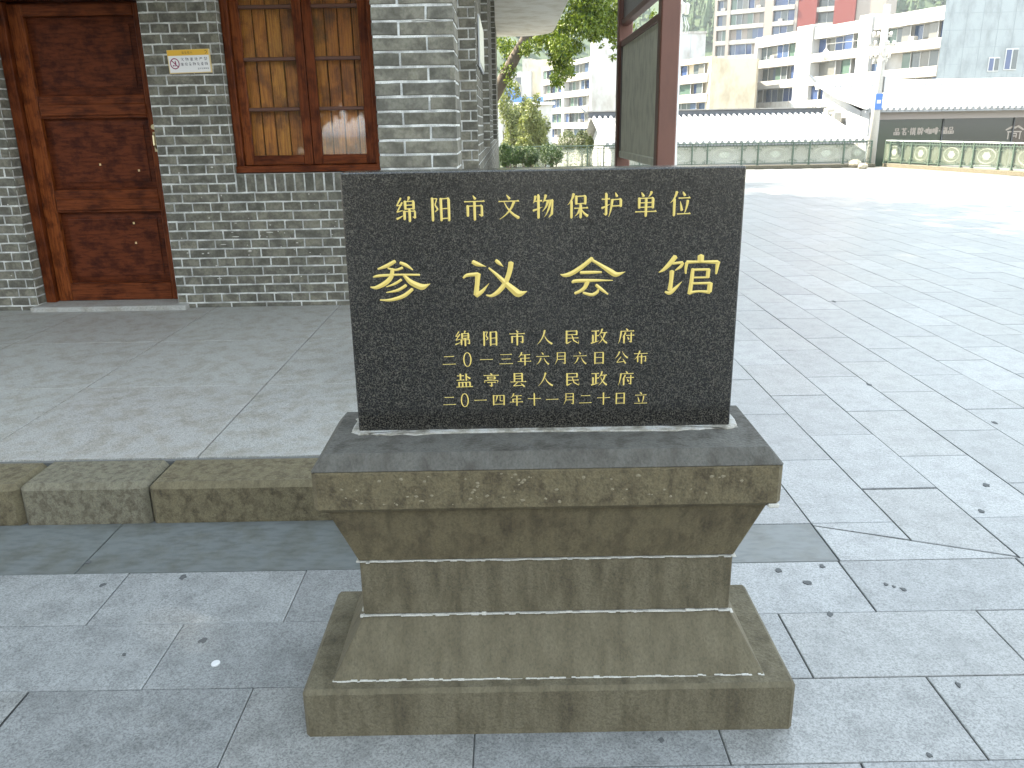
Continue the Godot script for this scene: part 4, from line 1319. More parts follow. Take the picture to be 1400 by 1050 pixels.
# ---------------------------------------------------------------- railings round the plaza
func fence_run(t: Node3D, posts: Array, top_mat: Material) -> void:
	# posts: points on the ground along one straight run
	var base_y := 0.10
	var top := 0.765
	for p in posts:
		var b := MB.new()
		b.cbox(Vector3(-0.022, base_y, -0.022), Vector3(0.022, top + 0.01, 0.022), 0.004)
		b.box(Vector3(-0.035, base_y, -0.035), Vector3(0.035, base_y + 0.03, 0.035))
		part("post", b.mesh(M.green_iron), t, p - t.position)
	for i in posts.size() - 1:
		var a: Vector3 = posts[i]
		var d: Vector3 = posts[i + 1]
		var w := a.distance_to(d)
		var dir := (d - a) / w
		var bay := Node3D.new()
		bay.name = "bay"
		t.add_child(bay, true)
		bay.position = (a + d) / 2 - t.position
		bay.rotation.y = atan2(-dir.z, dir.x)
		var h := w / 2 - 0.023
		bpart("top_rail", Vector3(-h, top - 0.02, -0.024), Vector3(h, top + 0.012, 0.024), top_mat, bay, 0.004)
		bpart("rail", Vector3(-h, top - 0.10, -0.01), Vector3(h, top - 0.082, 0.01), M.green_iron, bay)
		bpart("rail", Vector3(-h, base_y + 0.05, -0.01), Vector3(h, base_y + 0.07, 0.01), M.green_iron, bay)
		var rb := MB.new()
		var n := int(w / 0.1)
		for k in n:
			var x := -h + (k + 0.5) * 2 * h / n
			rb.box(Vector3(x - 0.008, top - 0.081, -0.006), Vector3(x + 0.008, top - 0.021, 0.006))
		for s in [-1, 1]:
			for e in [0.12, 0.2]:
				var x: float = s * (h - e * minf(1.0, w / 0.9))
				rb.box(Vector3(x - 0.006, top - 0.17, -0.006), Vector3(x + 0.006, top - 0.101, 0.006))
				rb.box(Vector3(x - 0.006, base_y + 0.071, -0.006), Vector3(x + 0.006, base_y + 0.14, 0.006))
			for yy in [base_y + 0.15, top - 0.2]:
				rb.tube([Vector3(s * h, yy, 0), Vector3(s * (h - 0.06), yy + 0.015, 0), Vector3(s * (h - 0.08), yy - 0.02, 0), Vector3(s * (h - 0.04), yy - 0.03, 0)], [0.009, 0.008, 0.008, 0.006], 5)
		part("ironwork", rb.mesh(M.green_iron), bay).set_meta("kind", "stuff")
		bpart("glass_panel", Vector3(-h + 0.01, base_y + 0.075, -0.028), Vector3(h - 0.01, top - 0.105, -0.022), M.green_glass, bay)
		if w > 0.75:
			var ov := MB.new()
			var cy := (base_y + top) / 2 - 0.01
			var rx := h * 0.72
			var ring := []
			var rad := []
			for k in 29:
				ring.append(Vector3(cos(TAU * k / 28) * rx, cy + sin(TAU * k / 28) * 0.185, -0.012))
				rad.append(0.011)
			ov.tube(ring, rad, 5, false)
			part("oval_ring", ov.mesh(M.etched), bay)
			var fl := MB.new()
			for k in 6:
				var q := TAU * k / 6
				fl.blob(Vector3(cos(q) * rx * 0.27, cy + sin(q) * 0.06, -0.012), Vector3(rx * 0.2, 0.05, 0.008), 0.0, 5)
			fl.blob(Vector3(0, cy, -0.010), Vector3(rx * 0.16, 0.05, 0.01), 0.0, 5)
			part("flower_boss", fl.mesh(M.etched), bay)

func build_fences() -> void:
	var z := -25.85
	var left := thing("iron_railing", "green iron railing with oval glass panels along the far plaza edge", "railing", Vector3(5, 0, z))
	var xs := []
	for px in [1190, 1153, 1106, 1083.5, 1036, 1014, 967, 946]:
		xs.append(at(px, 215, z).x)
	while xs[-1] > -3.0:
		xs.append(xs[-1] - 1.09)
		xs.append(xs[-1] - 0.5)
	xs.reverse()
	var posts := []
	for x in xs:
		posts.append(Vector3(x, 0, z))
	fence_run(left, posts, M.green_iron)
	bpart("stone_kerb", Vector3(-9.2, 0.001, -0.16), Vector3(xs[-1] - 5.0 + 0.1, 0.10, 0.2), M.kerb2, left, 0.01)
	var a := Vector3(11.58, 0, -25.8)
	var d := Vector3(12.72, 0, -20.2)
	var right := thing("iron_railing", "green iron railing with top rail coloured as sunlit running in front of the dark shop glass", "railing", a)
	posts = [a]
	for px in [1210, 1234, 1246, 1271, 1285, 1316, 1331, 1367, 1386, 1430, 1455]:
		var r := ray(px, 210)
		# where the sight line crosses the run, seen from above
		var den := r.x * (d.z - a.z) - r.z * (d.x - a.x)
		var s := (a.x * (d.z - a.z) - a.z * (d.x - a.x)) / den
		posts.append(Vector3(r.x * s, 0, r.z * s))
	fence_run(right, posts, M.sunlit_rail)
	var kb := MB.new()
	var dir := (d - a).normalized()
	var e := (posts[-1] as Vector3) - a
	var nn := Vector3(-dir.z, 0, dir.x) * -1.0
	var u := Vector2(nn.x, nn.z) * 0.2
	kb.prism([Vector2(0, 0) - u, Vector2(0, 0) + u * 0.7, Vector2(e.x, e.z) + u * 0.7, Vector2(e.x, e.z) - u], 0.001, 0.10)
	part("stone_kerb", kb.mesh(M.kerb2), right)


# ---------------------------------------------------------------- tiled roofs just below the plaza
func tiled_slope(parent: Node, x0: float, x1: float, eave: Vector2, ridge: Vector2, pitch := 0.2) -> void:
	# eave and ridge are (y, z)
	var b := MB.new()
	b.quad(Vector3(x0, eave.x - 0.05, eave.y), Vector3(x1, eave.x - 0.05, eave.y), Vector3(x1, ridge.x - 0.05, ridge.y), Vector3(x0, ridge.x - 0.05, ridge.y), Vector3((x0 + x1) / 2, -10, eave.y))
	b.box(Vector3(x0, eave.x - 0.12, eave.y - 0.06), Vector3(x1, eave.x - 0.052, eave.y - 0.005))
	var bed := part("roof_slope", b.mesh(M.tile_grey), parent)
	var x := x0 + pitch / 2
	var row := MB.new()
	row.tube([Vector3(0, eave.x - 0.02, eave.y + 0.03), Vector3(0, (eave.x + ridge.x) / 2 - 0.06, (eave.y + ridge.y) / 2), Vector3(0, ridge.x - 0.02, ridge.y)], [0.055, 0.055, 0.055], 7)
	var rm := row.mesh(M.tile_grey)
	while x < x1:
		part("tile_row", rm, bed, Vector3(x, 0, 0))
		x += pitch

func build_near_roofs() -> void:
	var g := -3.5
	var gal := thing("tiled_gallery", "low white-walled gallery with pale tiled roof behind the plaza railing", "building", Vector3.ZERO)
	bpart("wall", Vector3(3.3, g, -34.0), Vector3(11.0, 0.66, -27.25), M.white_wall, gal)
	tiled_slope(gal, 3.0, 11.3, Vector2(0.80, -26.75), Vector2(1.66, -31.0))
	var back := MB.new()
	back.quad(Vector3(3.0, 1.64, -31.0), Vector3(11.3, 1.64, -31.0), Vector3(11.3, 0.6, -34.6), Vector3(3.0, 0.6, -34.6))
	for x in [3.3, 11.0]:
		back.tri(Vector3(x, 0.66, -27.3), Vector3(x, 1.55, -31), Vector3(x, 0.66, -34))
	part("back_slope", back.mesh(M.tile_grey), gal)
	bpart("ridge", Vector3(2.9, 1.60, -31.12), Vector3(11.35, 1.80, -30.95), M.ridge, gal, 0.02)
	bpart("ridge_cap", Vector3(2.85, 1.801, -31.16), Vector3(11.4, 1.84, -30.91), M.band, gal)
	var tip := MB.new()
	tip.tube([Vector3(3.05, 1.78, -31.03), Vector3(2.8, 1.82, -31.03), Vector3(2.62, 1.95, -31.03)], [0.08, 0.06, 0.02], 6)
	part("ridge_horn", tip.mesh(M.tile_grey), gal)

	var shop := thing("shop_pavilion", "wide shop with dark glass front and pale lettering under a tiled roof", "building", Vector3.ZERO)
	var x0 := 11.75
	var x1 := 27.0
	bpart("wall", Vector3(x0 + 0.25, g, -33.0), Vector3(x1, 1.66, -29.3), M.white_wall, shop)
	bpart("fascia", Vector3(x0 + 0.6, 1.37, -29.0), Vector3(x1, 1.66, -28.75), M.fascia, shop)
	bpart("corner_pier", Vector3(x0 + 0.25, g, -29.25), Vector3(x0 + 0.62, 1.69, -28.6), M.white_wall, shop)
	var gx := x0 + 0.64
	var n := 0
	while gx < x1 - 0.5:
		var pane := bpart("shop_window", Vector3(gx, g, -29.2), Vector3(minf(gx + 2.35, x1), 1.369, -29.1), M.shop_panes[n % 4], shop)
		bpart("mullion", Vector3(1.16, -2.43, 0.03), Vector3(1.2, 2.43, 0.09), M.ridge, pane)
		gx += 2.4
		n += 1
	tiled_slope(shop, x0, x1, Vector2(1.72, -28.3), Vector2(2.62, -33.0), 0.2)
	var bs := MB.new()
	bs.quad(Vector3(x0 + 0.26, 2.57, -33.05), Vector3(x1, 2.57, -33.05), Vector3(x1, g, -33.05), Vector3(x0 + 0.26, g, -33.05))
	bs.tri(Vector3(x0 + 0.26, 1.66, -29.3), Vector3(x0 + 0.26, 2.5, -33.04), Vector3(x0 + 0.26, 1.66, -33.04))
	part("gable_wall", bs.mesh(M.white_wall), shop)
	bpart("ridge", Vector3(x0 - 0.05, 2.58, -33.1), Vector3(x1, 2.80, -32.9), M.white_roof, shop, 0.02)
	bpart("verge", Vector3(x0 - 0.05, 2.5, -33.0), Vector3(x0 + 0.05, 2.66, -32.8), M.white_roof, shop)
	var vg := MB.new()
	vg.tube([Vector3(x0, 1.78, -28.25), Vector3(x0, 2.16, -30.6), Vector3(x0, 2.72, -33.0)], [0.1, 0.1, 0.1], 8)
	part("verge_tiles", vg.mesh(M.white_roof), shop)
	var hn := MB.new()
	hn.tube([Vector3(x0 + 0.1, 2.78, -33.0), Vector3(x0 - 0.15, 2.86, -33.0), Vector3(x0 - 0.35, 3.05, -33.0)], [0.1, 0.07, 0.02], 6)
	part("ridge_horn", hn.mesh(M.tile_grey), shop)
	# lettering on the glass
	var text := "品茗·棋牌·咖啡·甜品"
	var tx := [1226, 1236, 1242, 1248, 1258, 1264, 1269.5, 1279, 1284.5, 1291, 1300]
	var zt := -29.095
	for i in text.length():
		var p := at(tx[i], 180.2 - 0.028 * (tx[i] - 1226), zt)
		part("letter", glyph(text[i], 0.2, 0.235, M.letter, 0.15, 1.7), shop, p)
	# roofed gate emblem on the glass
	var em := MB.new()
	var eo := at(1387, 180, zt)
	em.xf.origin = eo
	for s in [[-0.3, -0.06, 0.05, -0.1, -0.16, 0.07, 0.0, -0.13, 0.07, 0.1, -0.18, 0.07, 0.3, -0.06, 0.05], [-0.24, 0.0, 0.04, 0.24, 0.0, 0.04], [-0.2, 0.02, 0.04, -0.2, 0.24, 0.04], [0.2, 0.02, 0.04, 0.2, 0.24, 0.04], [-0.08, 0.06, 0.035, 0.08, 0.06, 0.035], [-0.08, 0.06, 0.03, -0.08, 0.2, 0.03], [0.08, 0.06, 0.03, 0.08, 0.2, 0.03], [-0.08, 0.14, 0.03, 0.08, 0.14, 0.03]]:
		var pts := []
		for i in range(0, s.size(), 3):
			pts.append(Vector3(s[i], s[i + 1], s[i + 2]))
		stroke(em, pts, 1, 1, 0.15)
	part("emblem", em.mesh(M.letter), shop)
	# outdoor units of air conditioners along the gable
	var k := 0
	for q in [[1116, 147], [1124, 151], [1133, 155], [1142, 160]]:
		var d := ray(q[0], q[1])
		var p := EYE + d * (11.72 / d.x)
		var ac := thing("air_conditioner", ["highest", "second highest", "third highest", "lowest"][k] + " white air conditioner unit of four stepped under the shop gable", "air conditioner", Vector3(11.72, p.y, p.z), "air conditioner units")
		bpart("casing", Vector3(-0.14, -0.16, -0.22), Vector3(0.14, 0.16, 0.22), M.white_plastic, ac, 0.015)
		var gr := MB.new()
		for r in 3:
			var ring := []
			var rad := []
			for i in 17:
				ring.append(Vector3(-0.146, cos(TAU * i / 16) * (0.04 + 0.035 * r), 0.05 + sin(TAU * i / 16) * (0.04 + 0.035 * r)))
				rad.append(0.006)
			gr.tube(ring, rad, 4, false)
		part("fan_grille", gr.mesh(M.band), ac)
		bpart("bracket", Vector3(-0.1, -0.19, -0.2), Vector3(0.3, -0.162, 0.2), M.band, ac)
		k += 1


# ---------------------------------------------------------------- the town beyond
# a block of flats whose front runs from a to b (x, z); v = heights from the roof down
func flats(called: String, label: String, a: Vector2, b: Vector2, y0: float, y1: float, depth: float, pitch: float, head: float, gap_h: float, bays: Array, wall: Material, opts := {}) -> Node3D:
	var t := thing(called, label, "building", Vector3(a.x, y0, a.y), "")
	var w := a.distance_to(b)
	t.rotation.y = atan2(-(b.y - a.y), b.x - a.x)
	var H := y1 - y0
	var inset: float = opts.get("inset", 1.0)
	bpart("wall", Vector3(0, 0, -depth), Vector3(w, H, -inset), wall, t)
	# end walls reach the balcony front
	bpart("end_pier", Vector3(-0.05, 0, -inset + 0.001), Vector3(bays[0][0] * w, H, 0.12), wall, t)
	bpart("end_pier", Vector3(bays[-1][1] * w, 0, -inset + 0.001), Vector3(w + 0.05, H, 0.12), wall, t)
	for i in bays.size() - 1:
		bpart("stair_shaft", Vector3(bays[i][1] * w, 0, -inset + 0.001), Vector3(bays[i + 1][0] * w, H + 0.7, 0.35), wall, t)
	bpart("parapet", Vector3(-0.1, H - head, -inset + 0.002), Vector3(w + 0.1, H + 0.25, 0.1), opts.get("parapet", wall), t)
	var rc := RandomNumberGenerator.new()
	rc.seed = hash(called) + int(w * 10)
	var y := H - head
	while y > 0.5:
		var lo := y - gap_h
		for bay in bays:
			var u0: float = bay[0] * w
			var u1: float = bay[1] * w
			var wn := bpart("window", Vector3(u0 + 0.05, lo, -inset + 0.003), Vector3(u1 - 0.05, y, -inset + 0.08), wall, t)
			var n: int = maxi(2, int((u1 - u0) / opts.get("pane", 1.6)))
			for k in n:
				var p0 := u0 + 0.08 + (u1 - u0 - 0.16) * k / n
				var p1 := u0 + 0.08 + (u1 - u0 - 0.16) * (k + 1) / n - 0.07
				var out: float = -inset + 0.09 + (rc.randf() if rc.randf() < 0.6 else 0.0) * inset * 0.75
				if rc.randf() < 0.88:
					bpart("pane", Vector3(p0, lo + 0.06, out) - wn.position, Vector3(p1, y - 0.05, out + 0.04) - wn.position, M.panes[rc.randi() % 5], wn)
					bpart("mullion", Vector3(p1, lo, out) - wn.position, Vector3(p1 + 0.07, y, out + 0.07) - wn.position, M.frame_white, wn)
			if lo > 0.3:
				bpart("balcony_band", Vector3(u0 + 0.001, maxf(0, y - pitch), -inset + 0.004), Vector3(u1 - 0.001, lo - 0.001, 0.25 + rc.randf() * 0.15), M.band, t, 0.03)
				if rc.randf() < 0.5:
					var ux := lerpf(u0, u1, rc.randf_range(0.1, 0.8))
					bpart("balcony_box", Vector3(ux, lo, -0.3), Vector3(ux + 0.9, lo + 0.5, 0.3), M.band, t, 0.03)
		y -= pitch
	return t

func build_town() -> void:
	var g := -3.5
	# long block of flats on the right
	flats("apartment_block", "long pale apartment block with stacked balcony bands and stair shafts", Vector2(37.6, -133), Vector2(49.6, -98), g, 13.2, 11, 2.98, 1.2, 1.85, [[0.015, 0.27], [0.36, 0.60], [0.66, 0.96]], M.white_wall, {"inset": 1.3, "pane": 1.3})
	# cream flats beside it
	flats("apartment_block", "lower cream apartment block with a blank end wall beside the notice board post", Vector2(21.5, -146), Vector2(29.2, -125), g, 10.2, 8, 2.7, 0.5, 1.5, [[0.02, 0.98]], M.cream_wall, {"inset": 0.8})
	bpart("end_wall", Vector3(0, 0, 0), Vector3(6.6, 13.6, 8), M.cream_wall, get_node("apartment_block_001")).transform = get_node("apartment_block_001").transform.affine_inverse() * Transform3D(Basis(), Vector3(32.4, g + 6.8, -129.2))
	# flats on the left of the board
	flats("apartment_block", "white apartment block with curved balconies seen beside the drooping leaves", Vector2(7.2, -176), Vector2(14.6, -150), g, 12.3, 9, 2.75, 0.5, 1.65, [[0.02, 0.46], [0.5, 0.97]], M.white_wall, {"inset": 0.9})
	var ew := bpart("end_wall", Vector3(0, 0, 0), Vector3(10.5, 16.2, 8), M.white_wall, get_node("apartment_block_002"))
	ew.transform = get_node("apartment_block_002").transform.affine_inverse() * Transform3D(Basis(), Vector3(20.0, g + 8.1, -154.2))
	var shed := bpart("roof_house", Vector3.ZERO, Vector3(8, 3.0, 8), M.white_wall, get_node("apartment_block_002"))
	shed.transform = get_node("apartment_block_002").transform.affine_inverse() * Transform3D(Basis(), Vector3(19.5, 14.2, -158))
	# farther white house on the left, with roof garden
	flats("white_house", "small far white house with roof terrace under the branch", Vector2(0.0, -190), Vector2(5.2, -188), g, 12.4, 8, 3.0, 0.9, 1.5, [[0.05, 0.6]], M.white_wall, {"inset": 0.6, "pane": 2.4})
	var wh := get_node("white_house")
	bpart("tower", Vector3(5.0, 0, -8), Vector3(9.8, 18.4, -0.6), M.cream_wall, wh)
	bpart("terrace", Vector3(3.2, 0, -7), Vector3(5.0, 18.8, -1.2), M.band, wh)
	bpart("red_panel", Vector3(3.7, 8, -1.19), Vector3(4.5, 13.5, -1.1), M.red_wall, wh)
	var shedb := thing("low_shed", "low white shed with bright blue roof edge behind the pale trees", "building", Vector3(0, g, -100))
	bpart("wall", Vector3(-3, 0, -6), Vector3(5.2, 7.2, 0), M.white_wall, shedb)
	bpart("white_roof", Vector3(-3.2, 7.201, -6.2), Vector3(5.5, 7.5, 0.4), M.white_roof, shedb)
	bpart("blue_roof", Vector3(-0.6, 7.501, -6), Vector3(4.2, 8.1, -0.8), M.blue_paint, shedb)
	bpart("blue_tank_house", Vector3(-0.5, 8.101, -5), Vector3(1.5, 9.3, -1), M.blue_paint, shedb)
	# pale block standing behind the cream flats
	var pb := thing("pale_tower", "plain pale tower block with a bare wall standing behind the cream flats", "building", Vector3(31, g, -165))
	bpart("wall", Vector3(-2, 0, -8), Vector3(6.2, 20.8, 0), M.white_wall, pb)
	bpart("parapet", Vector3(-2.15, 20.801, -8.1), Vector3(6.35, 21.2, 0.15), M.band, pb)
	for i in 2:
		bpart("wall_joint", Vector3(0.8 + 2.6 * i, 0, 0.001), Vector3(0.86 + 2.6 * i, 20.7, 0.02), M.tile_joint, pb)
	# high-rise with red panels
	flats("high_rise", "tall high-rise with white window bays and dark red wall panels", Vector2(44.5, -190), Vector2(58.8, -180), g, 56, 14, 2.95, 0.5, 2.1, [[0.03, 0.16], [0.2, 0.62], [0.72, 0.97]], M.grey_brown, {"inset": 0.7, "pane": 1.1})
	var hr := get_node("high_rise")
	bpart("red_wall", Vector3(17.6, 0, -10), Vector3(21.2, 58, 0.1), M.red_wall, hr)
	bpart("red_wall", Vector3(24.6, 0, -10), Vector3(28.6, 58, 0.1), M.red_wall, hr)
	bpart("grey_wall", Vector3(28.7, 0, -10), Vector3(34, 58, -0.4), M.grey_brown, hr)
	for i in 19:
		var y := 2.0 + i * 2.95
		bpart("balcony", Vector3(21.21, y, -1.6), Vector3(24.59, y + 0.9, 0.0), M.band, hr)
		var pn := bpart("window", Vector3(21.21, y + 0.91, -1.7), Vector3(24.59, y + 2.9, -1.6), M.panes[1], hr)
		bpart("mullion", Vector3(-0.05, -1, 0.05), Vector3(0.05, 1, 0.12), M.frame_white, pn)
	# blue-grey tiled building at the right edge
	var bb := thing("tiled_building", "blue-grey tiled building with one double window above the shop roof", "building", Vector3(36.9, g, -75))
	var eb := MB.new()
	eb.prism([Vector2(0, 0), Vector2(22, 0), Vector2(22, -12), Vector2(6.6, -12)], 0, 19)
	part("wall", eb.mesh(M.blue_tiles), bb)
	var jb := MB.new()
	for i in 13:
		jb.box(Vector3(0, 1.2 + 1.35 * i, 0.001), Vector3(22, 1.24 + 1.35 * i, 0.012))
	for i in 16:
		jb.box(Vector3(0.6 + 1.35 * i, 0, 0.0015), Vector3(0.63 + 1.35 * i, 19, 0.014))
	part("tile_joints", jb.mesh(M.tile_joint), bb)
	for q in [[1349, 78, 1367, 98], [1371, 66, 1393, 96]]:
		var lo := at(q[0], q[3], -75) - bb.position
		var hi := at(q[2], q[1], -75) - bb.position
		var wn := bpart("window", Vector3(lo.x, lo.y, 0.016), Vector3(hi.x, hi.y, 0.06), M.frame_white, bb)
		var hw := (hi.x - lo.x) / 2
		var hh := (hi.y - lo.y) / 2
		for s in 2:
			bpart("pane", Vector3(-hw + 0.08 + s * hw, -hh + 0.08, 0.023), Vector3(-0.04 + s * hw, hh - 0.1, 0.05), M.panes[4 if s == 0 else 1], wn)
	# wooded hill closing the view
	var hill := structure("hill")
	var f := noise(FastNoiseLite.TYPE_SIMPLEX_SMOOTH, 0.006, 5, 4)
	var hb := MB.new()
	var nx := 60
	var nz := 14
	var pt := func(i: int, k: int) -> Vector3:
		var x := -420.0 + 1000.0 * i / nx
		var z := -290.0 - 40.0 * k
		var y: float = g + 150.0 * (1.0 - exp(-k / 3.5)) * (1.0 + 0.45 * f.get_noise_2d(x, z)) * (0.75 + 0.35 * smoothstep(-200, 150, x))
		return Vector3(x, y, z)
	for i in nx:
		for k in nz:
			hb.quad(pt.call(i, k), pt.call(i + 1, k), pt.call(i + 1, k + 1), pt.call(i, k + 1), Vector3(80, -400, -500))
	part("slope", hb.mesh(M.hill, true), hill)
	# the wood on it reads as one mass
	var cone := MB.new()
	for s in 4:
		var ring := []
		for t in 8:
			var q := TAU * t / 8.0
			var rr := 2.6 - 0.55 * s
			ring.append(Vector3(cos(q) * rr * (1.0 if t % 2 else 0.72), 1.5 + s * 2.1, sin(q) * rr * (1.0 if t % 2 else 0.72)))
		for t in 8:
			cone.tri(ring[t], ring[(t + 1) % 8], Vector3(0, 4.9 + s * 2.1, 0), Vector3(0, 0, 0))
	var mm := MultiMesh.new()
	mm.transform_format = MultiMesh.TRANSFORM_3D
	mm.use_colors = true
	var lm := mat(1, 1, 1, 0.95)
	lm.vertex_color_use_as_albedo = true
	mm.mesh = cone.mesh(lm)
	mm.instance_count = 14000
	for i in 14000:
		var fx := rng.randf_range(8, nx - 18)
		var fk := rng.randf_range(0.2, 7)
		var p: Vector3 = (pt.call(int(fx), int(fk)) as Vector3).lerp(pt.call(int(fx) + 1, int(fk) + 1), fposmod((fx + fk) * 0.5, 1.0))
		p.x += rng.randf_range(-8, 8)
		var s := rng.randf_range(0.35, 0.8)
		mm.set_instance_transform(i, Transform3D(Basis(Vector3.UP, rng.randf() * TAU).scaled(Vector3(s, s * rng.randf_range(0.8, 1.3), s)), p - Vector3(0, 1, 0)))
		var q := rng.randf()
		mm.set_instance_color(i, Color(0.02 + 0.03 * q, 0.042 + 0.04 * q, 0.02 + 0.012 * q))
	var mi := MultiMeshInstance3D.new()
	mi.name = "hillside_wood"
	mi.multimesh = mm
	add_child(mi)
	mi.set_meta("kind", "stuff")
	mi.set_meta("label", "dense dark green wood covering the far hill")
	mi.set_meta("category", "wood")


# ---------------------------------------------------------------- trees and bushes
func build_trees() -> void:
	var ga := Color(0.035, 0.075, 0.012)
	var gb := Color(0.21, 0.27, 0.02)
	# tree behind the hall whose branches droop into view
	var foot := Vector3(-2.6, 0, -20.9)
	var t := thing("camphor_tree", "leafy green tree behind the hall with a branch drooping past the eave", "tree", foot)
	var tb := MB.new()
	limb(tb, Vector3(0, -0.3, 0), Vector3(0.6, 1.3, 0.1), 0.24, 0.19, 0.03)
	tb.tube([Vector3(0.6, 1.3, 0.1), at(672, 140, -20.6) - foot, at(687, 110, -20.5) - foot, at(703, 80, -20.5) - foot, at(724, 44, -20.5) - foot, at(745, 0, -20.6) - foot, at(770, -60, -20.8) - foot], [0.19, 0.15, 0.14, 0.13, 0.115, 0.09, 0.05], 8)
	limb(tb, Vector3(0.6, 1.3, 0.1), Vector3(-1.5, 5.5, -1.0), 0.16, 0.06)
	limb(tb, Vector3(0.6, 1.3, 0.1), Vector3(0.5, 6.5, -1.5), 0.16, 0.06)
	var list := []
	for q in [[694, 96, 12, 90], [700, 70, 13, 110], [697, 112, 6, 22], [688, 60, 10, 60], [718, 68, 8, 50], [722, 60, 7, 30], [735, 55, 10, 80], [735, 68, 4, 12], [752, 55, 12, 130], [765, 62, 14, 190], [762, 80, 12, 140], [772, 88, 12, 150], [764, 102, 12, 130], [757, 110, 7, 40], [780, 98, 6, 30], [766, 114, 5, 22], [776, 72, 10, 90], [768, 40, 12, 140], [782, 58, 6, 24], [790, 63, 8, 50], [782, 30, 13, 150], [795, 12, 18, 260], [795, 35, 16, 220], [812, 20, 18, 260], [815, 42, 13, 170], [830, 28, 16, 200], [838, 45, 10, 80], [840, 62, 5, 16], [838, 78, 4, 12], [842, 8, 20, 240], [800, -12, 24, 300], [770, -15, 24, 260], [830, -20, 26, 300], [822, 62, 2.5, 5], [860, 10, 16, 120], [860, 40, 10, 50], [893, 22, 6, 20]]:
		var r: float = q[2] * 0.0186
		list.append([at(q[0], q[1], -20.5 + rng.randf_range(-0.5, 0.5)) - foot, Vector3(r, r, r * 1.8), int(q[3] * 3.0)])
	for i in 46:
		var d := Vector3(rng.randfn(), rng.randfn() * 0.6, rng.randfn())
		if d.length() > 2.0:
			d = d.normalized() * 2.0
		list.append([Vector3(2.0, 6.3, -0.6) + d * Vector3(1.5, 1.2, 1.3), Vector3(0.9, 0.7, 0.9), 170])
	part("trunk", tb.mesh(M.bark, true), t)
	part("crown", leaf_mesh(list, 0.088, ga, gb, M.leaf, 0.3, 0.7), t)

	# tall trees round the hall, outside the picture; the near plaza lies in their shade
	var ca := Color(0.03, 0.06, 0.012)
	var cb := Color(0.09, 0.13, 0.02)
	for q in [
		[Vector3(-11.5, 0, -18.5), Vector3(-9.6, 13.4, -18.4), Vector3(5.4, 3.6, 3.8), "tall broad tree beyond the far corner of the hall"],
		[Vector3(-11.2, 0, -12.6), Vector3(-9.2, 13.8, -12.6), Vector3(5.8, 3.8, 4.0), "tall broad tree beside the middle of the hall roof"],
		[Vector3(-11.4, 0, -7.0), Vector3(-9.4, 13.6, -7.2), Vector3(5.8, 3.8, 4.0), "tall broad tree level with the hall door"],
		[Vector3(-11.0, 0, -1.6), Vector3(-9.4, 13.2, -1.9), Vector3(5.6, 3.6, 3.9), "tall broad tree at the near corner of the hall"],
		[Vector3(-11.3, 0, 3.4), Vector3(-9.6, 13.0, 3.2), Vector3(5.4, 3.6, 3.8), "tall broad tree at the side of the open plaza facing the hall"],
		[Vector3(-6.6, 0, 11.0), Vector3(-6.4, 4.0, 11.0), Vector3(3.4, 3.2, 2.6), "low leafy tree at the end of the open plaza facing the hall door"],
		[Vector3(-11.6, 0, 10.0), Vector3(-11.4, 4.2, 10.0), Vector3(3.4, 3.4, 2.6), "low leafy tree at the outer corner of the open plaza"],
		[Vector3(-2.2, 0, 12.5), Vector3(-2.0, 4.2, 12.4), Vector3(2.8, 3.2, 2.6), "low leafy tree between two others facing the hall window"],
		[Vector3(3.4, 0, 14.5), Vector3(3.2, 5.0, 14.2), Vector3(3.4, 3.2, 2.6), "leafy tree on the open plaza facing the monument"]]:
		broad_tree("shade_tree", q[3], q[0], q[1], q[2], 110, 190, 0.36, ca, cb, 0.26, "tall trees round the hall")

	# hazy trees beyond the railing
	var pa := Color(0.09, 0.12, 0.04)
	var pb := Color(0.26, 0.28, 0.10)
	var k := 0
	for q in [[704, 200, 26, 120, 26, -46, "pale feathery tree beside the hall wall, taller of the two beyond the railing"], [730, 205, 22, 142, 20, -43, "pale bushy tree, shorter of the two beyond the railing"]]:
		var z: float = q[5]
		var top := at(q[0], q[3], z)
		var fp := Vector3(top.x, -3.5, z)
		var w := at(q[0] + q[4], q[3], z).x - top.x
		var hh := (top.y + 1.2) / 2
		broad_tree("garden_tree", q[6], fp, Vector3(top.x, -1.2 + hh + 0.1, z), Vector3(w * 1.05, hh * 1.05, w * 0.9), 44, 230, 0.14, pa, pb, 0.1, "pale trees beyond the railing")
		k += 1
	# clipped round bushes behind the railing
	var ra := Color(0.05, 0.075, 0.02)
	var rb := Color(0.14, 0.16, 0.05)
	for q in [[776, 190, 13, 15, -34, "dark round clipped bush left of the gallery roof"], [796, 192, 10, 17, -31.5, "tall egg-shaped clipped bush against the gallery gable"], [806, 196, 5, 13, -30.5, "slim clipped bush squeezed against the gallery gable"]]:
		var z: float = q[4]
		var o := at(q[0], q[1] + 3, z)
		var rx := at(q[0] + q[2], q[1], z).x - at(q[0], q[1], z).x
		var ry := at(q[0], q[1] - q[3], z).y - at(q[0], q[1], z).y
		var bt := thing("clipped_bush", q[5], "bush", Vector3(o.x, -3.5, z))
		var sb := MB.new()
		sb.tube([Vector3(0, -0.1, 0), Vector3(0, o.y + 3.5, 0)], [0.07, 0.04], 6)
		part("stem", sb.mesh(M.bark), bt)
		part("foliage", leaf_mesh([[Vector3(0, o.y + 3.5, 0), Vector3(rx, ry, rx), 1500], [Vector3(0, o.y + 2.7, 0), Vector3(rx * 0.9, 1.2, rx * 0.9), 900]], 0.07, ra, rb, M.leaf_dark, 0.9), bt)
	# hedge bushes on the plaza by the hall
	var ha := Color(0.02, 0.05, 0.014)
	var hb := Color(0.08, 0.13, 0.03)
